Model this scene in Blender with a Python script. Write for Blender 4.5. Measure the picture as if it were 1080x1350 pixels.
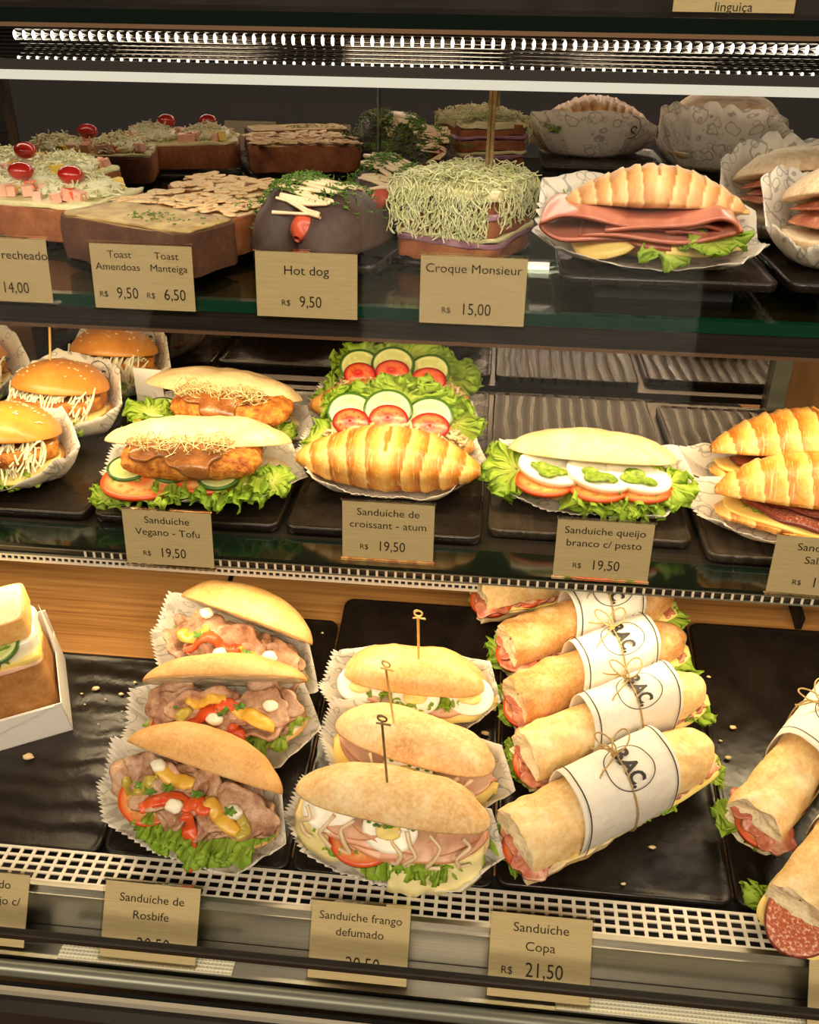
import bpy, bmesh, math, random
import numpy as np
from mathutils import Vector, Matrix, Euler
from mathutils.bvhtree import BVHTree

scene = bpy.context.scene
for _o in list(bpy.data.objects):
    bpy.data.objects.remove(_o, do_unlink=True)
COL = scene.collection

# ------------------------------------------------------------------ camera, world, lights, exposure
FPX = 1200.0
PITCH, YAW, ROLL = math.radians(29.4), math.radians(5.2), math.radians(0.9)
EYE = np.array([0.0, 0.0, 1.45])
_f0 = np.array([-math.sin(YAW), math.cos(YAW), 0.0]); _r0 = np.array([math.cos(YAW), math.sin(YAW), 0.0])
_up = np.array([0, 0, 1.0])
FWD = _f0 * math.cos(PITCH) - _up * math.sin(PITCH)
_d0 = -_f0 * math.sin(PITCH) - _up * math.cos(PITCH)
RGT = _r0 * math.cos(ROLL) - _d0 * math.sin(ROLL)
DWN = _d0 * math.cos(ROLL) + _r0 * math.sin(ROLL)
cam_data = bpy.data.cameras.new('camera')
cam_data.sensor_fit = 'VERTICAL'
cam_data.sensor_height = 24.0
cam_data.lens = 24.0 * FPX / 1350.0
cam_data.clip_start = 0.02
cam = bpy.data.objects.new('camera', cam_data)
COL.objects.link(cam)
cam.matrix_world = Matrix(((RGT[0], -DWN[0], -FWD[0], EYE[0]), (RGT[1], -DWN[1], -FWD[1], EYE[1]),
                           (RGT[2], -DWN[2], -FWD[2], EYE[2]), (0, 0, 0, 1)))
scene.camera = cam

world = bpy.data.worlds.new('world'); scene.world = world
world.use_nodes = True
world.node_tree.nodes['Background'].inputs[0].default_value = (1.0, 0.86, 0.70, 1)
world.node_tree.nodes['Background'].inputs[1].default_value = 0.05

def area(name, loc, target, sx, sy, power, color, spread=180):
    l = bpy.data.lights.new(name, 'AREA'); l.shape = 'RECTANGLE'; l.size = sx; l.size_y = sy
    l.energy = power; l.color = color; l.spread = math.radians(spread)
    o = bpy.data.objects.new(name, l); COL.objects.link(o)
    o.location = loc
    o.rotation_euler = (Vector(target) - Vector(loc)).to_track_quat('-Z', 'Y').to_euler()
    return o
WARM = (1.0, 0.76, 0.44)
for _x, _p in ((-1.6, 26), (0.1, 37), (1.7, 26)):
    area('shop_ceiling_light', (_x, -1.3, 2.45), (_x * .3, 0.6, 0.9), 1.0, 0.8, _p * 0.80, (1.0, 0.83, 0.61))
area('middle_shelf_light', (-0.05, 0.690, 1.226), (-0.05, 0.78, 1.05), 1.15, 0.014, 2.5, (1.0, 0.77, 0.43))
area('deck_light', (-0.05, 0.640, 1.014), (-0.05, 0.60, 0.86), 1.15, 0.02, 1.5, (1.0, 0.77, 0.44))
area('added_rear_fill', (-0.05, 0.985, 1.422), (-0.05, 0.84, 1.25), 1.15, 0.014, 0.9, (1.0, 0.84, 0.62))  # unseen strip added to light the food backs seen in the mirror doors
area('top_shelf_light', (-0.05, 0.680, 1.402), (-0.05, 0.80, 1.25), 1.15, 0.014, 0.7, (1.0, 0.84, 0.66))
scene.view_settings.view_transform = 'Standard'
scene.view_settings.look = 'None'
scene.view_settings.exposure = 0.0
scene.view_settings.gamma = 1.0
scene.view_settings.use_curve_mapping = False
try:
    scene.cycles.use_denoising = True
    scene.cycles.max_bounces = 8
    scene.cycles.transparent_max_bounces = 16
    scene.cycles.caustics_reflective = False
    scene.cycles.caustics_refractive = False
    scene.cycles.sample_clamp_indirect = 4.0
except Exception:
    pass

# ------------------------------------------------------------------ points on the shelves
DK_Y, DK_Z, DK_S = 0.4655, 0.852, 0.225          # the bottom deck slopes up towards the back
DECK_TILT = math.atan(DK_S)
def ray(x, y): return FWD + RGT * (x - 540) / FPX + DWN * (y - 675) / FPX
def on_z(x, y, z):
    v = ray(x, y); return EYE + v * (z - EYE[2]) / v[2]
def on_y(x, y, Y):
    v = ray(x, y); return EYE + v * Y / v[1]
def on_deck(x, y, up=0.0):
    v = ray(x, y); t = (DK_Z + up - DK_S * DK_Y - EYE[2]) / (v[2] - DK_S * v[1]); return EYE + v * t

# ------------------------------------------------------------------ numpy noise and mesh tools
def _hash(ix, iy, iz, seed):
    h = (ix * 374761393 + iy * 668265263 + iz * 2147483647 + seed * 1274126177) & 0xffffffff
    h = ((h ^ (h >> 13)) * 1274126177) & 0xffffffff
    h = h ^ (h >> 16)
    return (h & 0xffff) / 32767.5 - 1.0
def vn(P, s=1.0, seed=0):
    P = np.asarray(P, float) * s
    i = np.floor(P).astype(np.int64); f = P - i; f = f * f * (3 - 2 * f)
    r = 0
    for dx in (0, 1):
        wx = f[..., 0] if dx else 1 - f[..., 0]
        for dy in (0, 1):
            wy = f[..., 1] if dy else 1 - f[..., 1]
            for dz in (0, 1):
                wz = f[..., 2] if dz else 1 - f[..., 2]
                r = r + wx * wy * wz * _hash(i[..., 0] + dx, i[..., 1] + dy, i[..., 2] + dz, seed)
    return r
def fbm(P, s=1.0, seed=0, o=3):
    a, r = 1.0, 0
    for k in range(o):
        r = r + a * vn(P, s * 2 ** k, seed + 17 * k); a *= 0.5
    return r
def v1(x, s=1.0, seed=0):
    x = np.asarray(x, float)
    return vn(np.stack([x, np.full_like(x, 0.37 + seed * 1.7), np.full_like(x, 0.71)], -1), s, seed)

class Msh:
    """collects vertices, faces, a mask (0 crust .. 1 inside) and a flat coordinate per vertex"""
    def __init__(s): s.V = []; s.F = []; s.A = []; s.U = []; s.n = 0
    def add(s, V, F, mask=0.0, uv=None):
        V = np.asarray(V, float).reshape(-1, 3)
        s.V.append(V); s.F.extend([tuple(int(i) + s.n for i in f) for f in F])
        m = np.broadcast_to(np.asarray(mask, float).reshape(-1), (len(V),)) if np.size(mask) in (1, len(V)) else np.zeros(len(V))
        s.A.append(m)
        s.U.append(np.zeros((len(V), 3)) if uv is None else np.asarray(uv, float).reshape(-1, 3))
        s.n += len(V); return s
    def arr(s): return np.concatenate(s.V), s.F, np.concatenate(s.A), np.concatenate(s.U)
    def map(s, fn): s.V = [fn(v) for v in s.V]; return s
    def join(s, o):
        for v, a, u in zip(o.V, o.A, o.U): s.V.append(v); s.A.append(a); s.U.append(u)
        s.F.extend([tuple(i + s.n for i in f) for f in o.F]); s.n += o.n; return s

def gfaces(nu, nv, cu=False, cv=False, off=0, flip=False):
    F = []
    for i in range(nu if cu else nu - 1):
        for j in range(nv if cv else nv - 1):
            a = i * nv + j; b = ((i + 1) % nu) * nv + j; c = ((i + 1) % nu) * nv + (j + 1) % nv; d = i * nv + (j + 1) % nv
            F.append((off + a, off + d, off + c, off + b) if flip else (off + a, off + b, off + c, off + d))
    return F
def normals(P, cu=False):
    if cu:
        du = np.roll(P, -1, 0) - np.roll(P, 1, 0)
    else:
        du = np.gradient(P, axis=0)
    dv = np.gradient(P, axis=1)
    n = np.cross(du, dv); l = np.linalg.norm(n, axis=-1, keepdims=True)
    return n / np.maximum(l, 1e-12)
def sheet(P, th, cu=False, mask=None, uv=None, m=None):
    """a surface grid given a thickness th"""
    m = m or Msh(); nu, nv = P.shape[:2]; n = normals(P, cu)
    A = P + n * th / 2; B = P - n * th / 2; k = nu * nv
    F = gfaces(nu, nv, cu) + gfaces(nu, nv, cu, off=k, flip=True)
    for i in range(nu if cu else nu - 1):
        i2 = (i + 1) % nu
        a, b = i * nv, i2 * nv
        F.append((a, a + k, b + k, b))
        a, b = i * nv + nv - 1, i2 * nv + nv - 1
        F.append((a, b, b + k, a + k))
    if not cu:
        for j in range(nv - 1):
            F.append((j, j + 1, j + 1 + k, j + k))
            a = (nu - 1) * nv + j
            F.append((a, a + k, a + 1 + k, a + 1))
    mk = np.zeros(k) if mask is None else np.broadcast_to(mask, (nu, nv)).reshape(-1)
    u = None if uv is None else np.concatenate([uv.reshape(-1, 3)] * 2)
    m.add(np.concatenate([A.reshape(-1, 3), B.reshape(-1, 3)]), F, np.concatenate([mk, mk]), u)
    return m
def tube(pts, r, k=6, m=None, mask=0.0, flat=1.0):
    m = m or Msh(); pts = np.asarray(pts, float); n = len(pts)
    r = np.broadcast_to(r, (n,))
    t = np.gradient(pts, axis=0); t /= np.maximum(np.linalg.norm(t, axis=1, keepdims=True), 1e-9)
    up = np.array([0, 0, 1.0]); V = []
    a = np.cross(t[0], up)
    if np.linalg.norm(a) < 1e-3: a = np.cross(t[0], [1.0, 0, 0])
    a /= np.linalg.norm(a)
    for i in range(n):
        a = a - t[i] * (a @ t[i]); a /= max(np.linalg.norm(a), 1e-9); b = np.cross(t[i], a)
        for j in range(k):
            w = 2 * math.pi * j / k
            V.append(pts[i] + r[i] * (math.cos(w) * a + math.sin(w) * b * flat))
    F = gfaces(n, k, cv=True)
    F.append(tuple(range(k - 1, -1, -1))); F.append(tuple((n - 1) * k + j for j in range(k)))
    return m.add(V, F, mask)
def box(m, x0, x1, y0, y1, z0, z1):
    V = [(x0, y0, z0), (x1, y0, z0), (x1, y1, z0), (x0, y1, z0), (x0, y0, z1), (x1, y0, z1), (x1, y1, z1), (x0, y1, z1)]
    return m.add(V, [(3, 2, 1, 0), (4, 5, 6, 7), (0, 1, 5, 4), (1, 2, 6, 5), (2, 3, 7, 6), (3, 0, 4, 7)])
def bx(*a): return box(Msh(), *a)
def disc(rx, ry, zf=None, th=0.003, nr=8, nt=40, radf=None, c=(0, 0, 0), se=2.0, m=None, th_in=False):
    """a slice: round (se=2) or squarish (se>2), with a height function over x, y"""
    t = np.linspace(0, 2 * math.pi, nt, endpoint=False)[:, None]; q = np.linspace(0.02, 1, nr)[None, :]
    cx = np.sign(np.cos(t)) * np.abs(np.cos(t)) ** (2 / se); sy = np.sign(np.sin(t)) * np.abs(np.sin(t)) ** (2 / se)
    k = radf(t) if radf else 1.0
    X = rx * q * cx * k; Y = ry * q * sy * k
    Z = zf(X, Y) if zf else np.zeros_like(X)
    P = np.stack([X + c[0], Y + c[1], Z + c[2]], -1)
    return sheet(P, th, cu=True, mask=np.broadcast_to(q, X.shape), m=m, uv=np.stack([X, Y, 0 * X], -1))

def rotx(V, a, p=(0, 0, 0)):
    V = np.asarray(V, float) - p; c, s = math.cos(a), math.sin(a)
    return np.stack([V[..., 0], V[..., 1] * c - V[..., 2] * s, V[..., 1] * s + V[..., 2] * c], -1) + p
def rotz(V, a, p=(0, 0, 0)):
    V = np.asarray(V, float) - p; c, s = math.cos(a), math.sin(a)
    return np.stack([V[..., 0] * c - V[..., 1] * s, V[..., 0] * s + V[..., 1] * c, V[..., 2]], -1) + p
def roty(V, a, p=(0, 0, 0)):
    V = np.asarray(V, float) - p; c, s = math.cos(a), math.sin(a)
    return np.stack([V[..., 0] * c + V[..., 2] * s, V[..., 1], -V[..., 0] * s + V[..., 2] * c], -1) + p

def mesh_object(name, m, material, smooth=True):
    V, F, A, U = m.arr()
    me = bpy.data.meshes.new(name)
    me.from_pydata(V.tolist(), [], F)
    at = me.attributes.new('mask', 'FLOAT', 'POINT'); at.data.foreach_set('value', A.astype(np.float32))
    if np.any(U):
        au = me.attributes.new('suv', 'FLOAT_VECTOR', 'POINT'); au.data.foreach_set('vector', U.astype(np.float32).reshape(-1))
    me.polygons.foreach_set('use_smooth', [smooth] * len(me.polygons))
    me.materials.append(material); me.update()
    o = bpy.data.objects.new(name, me); COL.objects.link(o)
    return o
def tag(o, label=None, cat=None, group=None, kind=None):
    if label: o['label'] = label
    if cat: o['category'] = cat
    if group: o['group'] = group
    if kind: o['kind'] = kind
    return o
def solo(name, m, material, label, cat, group=None, kind=None, smooth=True):
    return tag(mesh_object(name, m, material, smooth), label, cat, group, kind)
def struct(name, m, material, smooth=False):
    return tag(mesh_object(name, m, material, smooth), kind='structure')

class Thing:
    """an Empty at the thing's base with one mesh child per part; parts are gathered, dropped onto z = 0, then linked"""
    def __init__(s, name, label, cat, group=None):
        s.name, s.label, s.cat, s.group = name, label, cat, group; s.parts = []
    def part(s, name, m, material, label=None, kind=None, smooth=True, under=None):
        s.parts.append([name, m, material, label, kind, smooth, under]); return len(s.parts) - 1
    def map(s, fn):
        for p in s.parts: p[1].map(fn)
        return s
    def build(s, loc=(0, 0, 0), rz=0.0, tilt=0.0, drop=True, lift=0.0):
        if drop:
            zmin = min(min(v[:, 2].min() for v in p[1].V) for p in s.parts)
            s.map(lambda v: v - [0, 0, zmin - lift])
        root = bpy.data.objects.new(s.name, None); root.empty_display_size = 0.02; COL.objects.link(root)
        tag(root, s.label, s.cat, s.group)
        root.location = loc
        root.rotation_euler = (Matrix.Rotation(tilt, 3, 'X') @ Matrix.Rotation(rz, 3, 'Z')).to_euler()
        obs = []
        for name, m, material, label, kind, smooth, under in s.parts:
            o = mesh_object(name, m, material, smooth); o.parent = obs[under] if under is not None else root
            tag(o, label, None, None, kind); obs.append(o)
        return root
def dup(root, loc, rz, tilt, label, group=None):
    def cp(o, par):
        c = o.copy(); COL.objects.link(c)
        if par is not None: c.parent = par
        for ch in [x for x in o.children]: cp(ch, c)
        return c
    r = cp(root, None); r.location = loc
    r.rotation_euler = (Matrix.Rotation(tilt, 3, 'X') @ Matrix.Rotation(rz, 3, 'Z')).to_euler()
    r['label'] = label
    if group: r['group'] = group
    return r

# ------------------------------------------------------------------ materials
def lin(c):
    return tuple(((v / 255) / 12.92 if v / 255 <= 0.04045 else ((v / 255 + 0.055) / 1.055) ** 2.4) for v in c) + (1.0,)
class NT:
    def __init__(s, name):
        s.m = bpy.data.materials.new(name); s.m.use_nodes = True; s.t = s.m.node_tree
        s.b = s.t.nodes['Principled BSDF']; s.out = s.t.nodes['Material Output']; s._tc = None
    def n(s, typ, ins=None, **props):
        nd = s.t.nodes.new('ShaderNode' + typ)
        for k, v in props.items(): setattr(nd, k, v)
        for k, v in (ins or {}).items(): s.put(nd.inputs[k], v)
        return nd
    def put(s, sock, v):
        if hasattr(v, 'is_linked') or isinstance(v, bpy.types.NodeSocket): s.t.links.new(v, sock)
        else: sock.default_value = v
    def co(s, which='Object'):
        s._tc = s._tc or s.n('TexCoord'); return s._tc.outputs[which]
    def suv(s): return s.n('Attribute', attribute_name='suv').outputs['Vector']
    def mask(s): return s.n('Attribute', attribute_name='mask').outputs['Fac']
    def scaled(s, v, sc): return s.n('Mapping', {'Vector': v, 'Scale': sc}).outputs[0]
    def noise(s, scale, detail=3, rough=.55, vec=None, dist=0.0):
        return s.n('TexNoise', {'Vector': vec or s.co(), 'Scale': scale, 'Detail': detail, 'Roughness': rough, 'Distortion': dist}).outputs['Fac']
    def voro(s, scale, vec=None, feat='F1', out='Distance', rnd=1.0):
        return s.n('TexVoronoi', {'Vector': vec or s.co(), 'Scale': scale, 'Randomness': rnd}, feature=feat).outputs[out]
    def ramp(s, fac, stops):
        r = s.n('ValToRGB', {'Fac': fac}); e = r.color_ramp.elements
        while len(e) < len(stops): e.new(0.5)
        for el, (p, c) in zip(e, stops):
            el.position = p; el.color = c if len(c) == 4 else lin(c)
        return r.outputs['Color']
    def map(s, v, a, b, c=0.0, d=1.0):
        return s.n('MapRange', {'Value': v, 'From Min': a, 'From Max': b, 'To Min': c, 'To Max': d}).outputs[0]
    def math(s, op, a, b=0.0):
        nd = s.n('Math', operation=op); s.put(nd.inputs[0], a); s.put(nd.inputs[1], b); return nd.outputs[0]
    def mix(s, f, a, b, mode='MIX'):
        nd = s.n('Mix', data_type='RGBA', blend_type=mode)
        s.put(nd.inputs[0], f)
        for i, v in ((6, a), (7, b)):
            s.put(nd.inputs[i], lin(v) if isinstance(v, tuple) and len(v) == 3 else v)
        return nd.outputs[2]
    def bump(s, h, dist, strength=1.0, prev=None):
        nd = s.n('Bump', {'Height': h, 'Distance': dist, 'Strength': strength})
        if prev is not None: s.put(nd.inputs['Normal'], prev)
        return nd.outputs[0]
    def fin(s, color=None, rough=.5, normal=None, sss=0.0, sssr=0.004, metal=0.0, spec=.5, coat=0.0, **kw):
        i = s.b.inputs
        if color is not None: s.put(i['Base Color'], lin(color) if isinstance(color, tuple) and len(color) == 3 else color)
        s.put(i['Roughness'], rough)
        if normal is not None: s.put(i['Normal'], normal)
        i['Subsurface Weight'].default_value = sss; i['Subsurface Scale'].default_value = sssr
        i['Metallic'].default_value = metal; i['Specular IOR Level'].default_value = spec; i['Coat Weight'].default_value = coat
        i['Coat Roughness'].default_value = 0.2
        return s.m
M = {}
def crust(name, cols, crumb=(236, 222, 188), scale=38, rough=.6, bump=.0008, flour=0.0, coat=0.0, spots=None):
    """bread: baked patches outside, open crumb where mask = 1"""
    t = NT(name)
    n1 = t.noise(scale, 4, .6); n2 = t.noise(scale * 6, 3, .6)
    f = t.math('ADD', t.math('MULTIPLY', n1, .7), t.math('MULTIPLY', n2, .3))
    c = t.ramp(f, [(.33, cols[0]), (.5, cols[1]), (.68, cols[2])])
    if flour:
        fl = t.map(t.noise(scale * 2.2, 5, .7), .5, .68)
        c = t.mix(t.math('MULTIPLY', fl, flour), c, (246, 232, 200))
    if spots:
        v = t.voro(620); c = t.mix(t.map(v, .18, .05), c, spots)
    if flour: c = t.mix(t.map(t.noise(scale * 15, 3, .7), .40, .66, 0.0, .34), c, tuple(min(255, int(v * 1.06 + 6)) for v in cols[2]))
    if flour: c = t.mix(t.map(t.noise(scale * 5, 5, .75), .56, .72, 0.0, .45), c, tuple(int(v * .86) for v in cols[0]))
    cr = t.mix(t.map(t.voro(260), .0, .35), tuple(int(x * .86) for x in crumb), crumb)
    mk = t.map(t.mask(), .35, .65)
    c = t.mix(mk, c, cr)
    h = t.math('ADD', t.math('MULTIPLY', t.noise(scale * 9, 4, .65), .6), t.math('MULTIPLY', t.voro(300), t.mask()))
    M[name] = t.fin(c, rough, t.bump(h, bump, .8), sss=.12, sssr=.006, coat=coat, spec=.35)
crust('bun_golden', [(206, 128, 42), (226, 152, 60), (240, 184, 98)], scale=22, rough=.38, bump=.0003, coat=.25)
crust('bread_floury', [(216, 178, 116), (232, 202, 146), (244, 224, 180)], scale=26, flour=.55, bump=.0007)
crust('bread_tan', [(196, 140, 76), (214, 162, 96), (228, 184, 122)], scale=30, rough=.5, bump=.0006, flour=.12, spots=(160, 108, 56))
crust('bread_roll', [(206, 150, 84), (226, 176, 108), (242, 208, 150)], scale=24, rough=.45, bump=.0005, flour=.2)
crust('bread_ciabatta', [(206, 150, 90), (228, 186, 126), (244, 222, 178)], scale=22, flour=.45, bump=.0009)
crust('baguette_crust', [(206, 156, 92), (230, 190, 126), (244, 220, 168)], scale=20, flour=.6, bump=.0010, crumb=(246, 230, 190))
crust('baguette_dark', [(160, 100, 48), (204, 146, 82), (230, 186, 124)], scale=30, flour=.35, bump=.0009, crumb=(236, 216, 172))
crust('bread_dark', [(48, 36, 31), (66, 50, 43), (88, 70, 60)], crumb=(120, 84, 60), scale=20, rough=.5, bump=.0005)
crust('toast_crust', [(118, 66, 36), (150, 90, 52), (178, 116, 74)], crumb=(222, 196, 150), scale=40, bump=.0008)
crust('toast_brown', [(70, 44, 32), (92, 60, 42), (118, 80, 56)], crumb=(206, 180, 120), scale=40, bump=.0008)
crust('loaf_bread', [(206, 150, 84), (226, 178, 104), (240, 206, 140)], crumb=(242, 224, 176), scale=40, bump=.0006)
crust('grain_bread', [(150, 100, 52), (176, 124, 70), (196, 146, 90)], crumb=(206, 168, 112), scale=60, bump=.001)
crust('wrap_bread', [(214, 190, 146), (232, 212, 172), (176, 126, 82)], crumb=(238, 222, 186), scale=30, bump=.0006, flour=.2)
def simple(name, color, rough=.5, **k):
    M[name] = NT(name).fin(color, rough, **k); return M[name]
def food(name, stops, scale, rough=.5, bump=.0004, sss=.1, bscale=None, edge=None, detail=4, **k):
    """a mottled surface; edge = (colour, from, to): another colour where mask nears 1"""
    t = NT(name); c = t.ramp(t.noise(scale, detail, .6), stops)
    if edge: c = t.mix(t.map(t.mask(), edge[1], edge[2]), c, edge[0])
    M[name] = t.fin(c, rough, t.bump(t.noise(bscale or scale * 3, 4, .6), bump, .8), sss=sss, **k); return M[name]
# croissant: flaky, darker along each fold
t = NT('croissant')
st = t.noise(1, 4, .6, t.scaled(t.co(), (900, 60, 60)))
f = t.math('ADD', t.math('MULTIPLY', t.mask(), .55), t.math('MULTIPLY', t.noise(45, 4, .6), .5))
c = t.ramp(f, [(.22, (250, 212, 136)), (.42, (236, 174, 82)), (.62, (204, 126, 44)), (.85, (150, 84, 26))])
c = t.mix(t.map(st, .56, .72), c, (250, 216, 148))
M['croissant'] = t.fin(c, .36, t.bump(t.math('ADD', st, t.noise(260, 3)), .0009, .8), sss=.1, coat=.15)
t = NT('croissant_pale')
st = t.noise(1, 4, .6, t.scaled(t.co(), (700, 50, 50)))
f = t.math('ADD', t.math('MULTIPLY', t.mask(), .5), t.math('MULTIPLY', t.noise(40, 4, .6), .5))
c = t.ramp(f, [(.22, (236, 204, 148)), (.45, (214, 166, 102)), (.7, (178, 118, 60)), (.9, (136, 82, 40))])
M['croissant_pale'] = t.fin(c, .42, t.bump(t.math('ADD', st, t.noise(260, 3)), .0009, .8), sss=.1, coat=.1)
# lettuce: pale at the rib, bright at the frill, thin enough to glow
t = NT('lettuce')
f = t.math('ADD', t.math('MULTIPLY', t.mask(), .8), t.math('MULTIPLY', t.noise(60, 4), .35))
c = t.ramp(f, [(.12, (244, 246, 196)), (.40, (228, 238, 128)), (.70, (208, 230, 96)), (1.0, (172, 210, 68))])
nb = t.bump(t.math('ADD', t.noise(160, 4), t.voro(140)), .0012, .7)
t.fin(c, .38, nb, spec=.5)
tr = t.n('BsdfTranslucent', {'Color': c, 'Normal': nb}); mx = t.n('MixShader', {0: .48, 1: t.b.outputs[0], 2: tr.outputs[0]})
t.t.links.new(mx.outputs[0], t.out.inputs['Surface']); M['lettuce'] = t.m
def slice_mat(name, flesh, rim, seed, rough=.3, scale=150, r0=.86, r1=.93):
    t = NT(name); v = t.map(t.voro(scale, t.suv()), .1, .5)
    ring = t.map(t.math('ABSOLUTE', t.math('SUBTRACT', t.mask(), .55)), .12, .3)
    c = t.mix(t.math('MULTIPLY', t.math('SUBTRACT', 1.0, ring), v), flesh, seed)
    c = t.mix(t.map(t.mask(), r0, r1), c, rim)
    M[name] = t.fin(c, rough, t.bump(t.noise(300, 3), .0003, .6), sss=.15, coat=.2)
slice_mat('tomato', (232, 128, 70), (216, 84, 34), (240, 186, 112))
slice_mat('cherry_tomato', (206, 50, 34), (168, 26, 22), (226, 120, 70), scale=260)
slice_mat('cucumber', (222, 226, 160), (62, 104, 32), (200, 206, 128), r0=.84, r1=.90)
food('cherry_skin', [(.3, (150, 22, 18)), (.7, (196, 44, 30))], 40, .18, .0001, coat=.5)
food('ham', [(.3, (236, 176, 150)), (.5, (226, 150, 128)), (.7, (240, 190, 168))], 34, .35, .0003, edge=((196, 110, 84), .93, .99), coat=.15)
food('smoked_ham', [(.3, (208, 140, 116)), (.55, (190, 112, 88)), (.75, (224, 172, 152))], 34, .3, .0003, edge=((150, 72, 40), .9, .97), coat=.2)
food('turkey', [(.3, (240, 202, 172)), (.6, (232, 182, 152)), (.75, (246, 216, 192))], 40, .4, .0003, edge=((206, 140, 96), .94, .99), coat=.1)
food('prosciutto', [(.32, (238, 204, 170)), (.45, (208, 138, 108)), (.6, (180, 98, 76)), (.75, (226, 176, 146))], 60, .32, .0004, coat=.2)
t = NT('salami'); v = t.voro(330, t.scaled(t.suv(), (1, .55, 1))); v2 = t.noise(420, 3, .7, t.suv())
c = t.mix(t.map(v2, .5, .62), (182, 92, 64), (236, 190, 158)); c = t.mix(t.map(v, .16, .08), c, (244, 206, 176)); c = t.mix(t.map(t.mask(), .93, .98), c, (120, 48, 34))
M['salami'] = t.fin(c, .32, t.bump(v2, .0004, .7), sss=.1, coat=.2)
food('cheese_yellow', [(.3, (248, 214, 112)), (.7, (252, 226, 142))], 18, .4, .0002, sss=.2)
food('cheese_pale', [(.3, (246, 226, 150)), (.7, (250, 236, 178))], 18, .4, .0002, sss=.2)
food('mozzarella', [(.3, (246, 240, 214)), (.7, (254, 250, 232))], 30, .35, .0004, sss=.25)
food('egg_white', [(.3, (250, 244, 222)), (.7, (255, 252, 240))], 30, .35, .0002, sss=.25)
food('egg_yolk', [(.3, (244, 214, 112)), (.7, (252, 234, 160))], 120, .6, .0006)
food('roast_beef', [(.3, (122, 80, 58)), (.45, (178, 132, 102)), (.6, (210, 170, 136)), (.8, (144, 96, 70))], 70, .36, .0016, bscale=260, coat=.15)
food('pepper_red', [(.3, (212, 66, 28)), (.7, (234, 104, 46))], 60, .32, .0008, coat=.15)
food('pepper_yellow', [(.3, (222, 164, 44)), (.7, (240, 196, 84))], 60, .32, .0008, coat=.15)
food('pepper_green', [(.3, (168, 150, 48)), (.7, (206, 184, 84))], 60, .25, .0004, coat=.3)
food('cream_dab', [(.3, (246, 238, 206)), (.7, (254, 248, 224))], 80, .4, .0002, sss=.2)
food('pesto', [(.3, (92, 124, 24)), (.55, (138, 166, 44)), (.75, (184, 196, 92))], 220, .4, .0010)
food('fried_crumb', [(.28, (126, 60, 16)), (.45, (186, 104, 30)), (.6, (222, 148, 54)), (.78, (240, 184, 92))], 120, .6, .0026, bscale=420)
food('brown_sauce', [(.3, (112, 64, 28)), (.6, (158, 100, 48)), (.8, (186, 130, 70))], 60, .2, .0012, bscale=150, coat=.4)
food('shredded_cabbage', [(.3, (242, 226, 180)), (.7, (252, 244, 214))], 60, .4, .0002, sss=.2)
food('tuna_salad', [(.3, (206, 176, 122)), (.6, (232, 208, 158)), (.8, (244, 228, 188))], 90, .5, .0016, bscale=300)
food('sprout', [(.3, (222, 190, 124)), (.7, (244, 224, 172))], 60, .45, .0001)
food('parsley', [(.3, (50, 96, 22)), (.7, (110, 158, 44))], 200, .5, .0004)
food('grated_cheese', [(.3, (222, 220, 172)), (.7, (240, 236, 202))], 60, .45, .0002, sss=.2)
food('grated_cheese_green', [(.3, (208, 210, 148)), (.7, (232, 230, 184))], 50, .45, .0002, sss=.2)
food('melted_cheese', [(.3, (206, 200, 140)), (.6, (226, 218, 168)), (.8, (238, 230, 190))], 70, .42, .0016, bscale=260, sss=.2)
food('mayonnaise', [(.3, (226, 198, 156)), (.7, (242, 220, 182))], 40, .3, .0002, coat=.2)
food('sausage', [(.3, (176, 62, 38)), (.7, (206, 92, 58))], 40, .3, .0003, coat=.3)
food('almond', [(.3, (214, 170, 112)), (.6, (236, 204, 152)), (.8, (196, 140, 84))], 160, .5, .0003)
food('butter_top', [(.3, (136, 104, 58)), (.5, (176, 148, 86)), (.7, (204, 184, 120))], 50, .5, .0010, bscale=300)
food('corn', [(.3, (236, 196, 60)), (.7, (248, 220, 110))], 60, .35, .0002)
food('ham_cube', [(.3, (226, 160, 134)), (.7, (240, 192, 168))], 50, .4, .0002)
food('red_cabbage', [(.3, (120, 72, 100)), (.6, (176, 130, 148)), (.8, (206, 170, 178))], 60, .4, .0006)
food('sesame', [(.3, (248, 232, 186)), (.7, (255, 246, 214))], 60, .5, .0001)
food('bamboo', [(.3, (206, 168, 88)), (.7, (232, 202, 128))], 90, .5, .0002)
food('bamboo_old', [(.3, (112, 88, 48)), (.7, (152, 124, 72))], 90, .5, .0002)
food('twine', [(.3, (150, 118, 66)), (.7, (204, 172, 112))], 700, .8, .0006, sss=0)
food('crumbs', [(.3, (226, 190, 130)), (.7, (246, 222, 176))], 200, .7, .0006)
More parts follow.
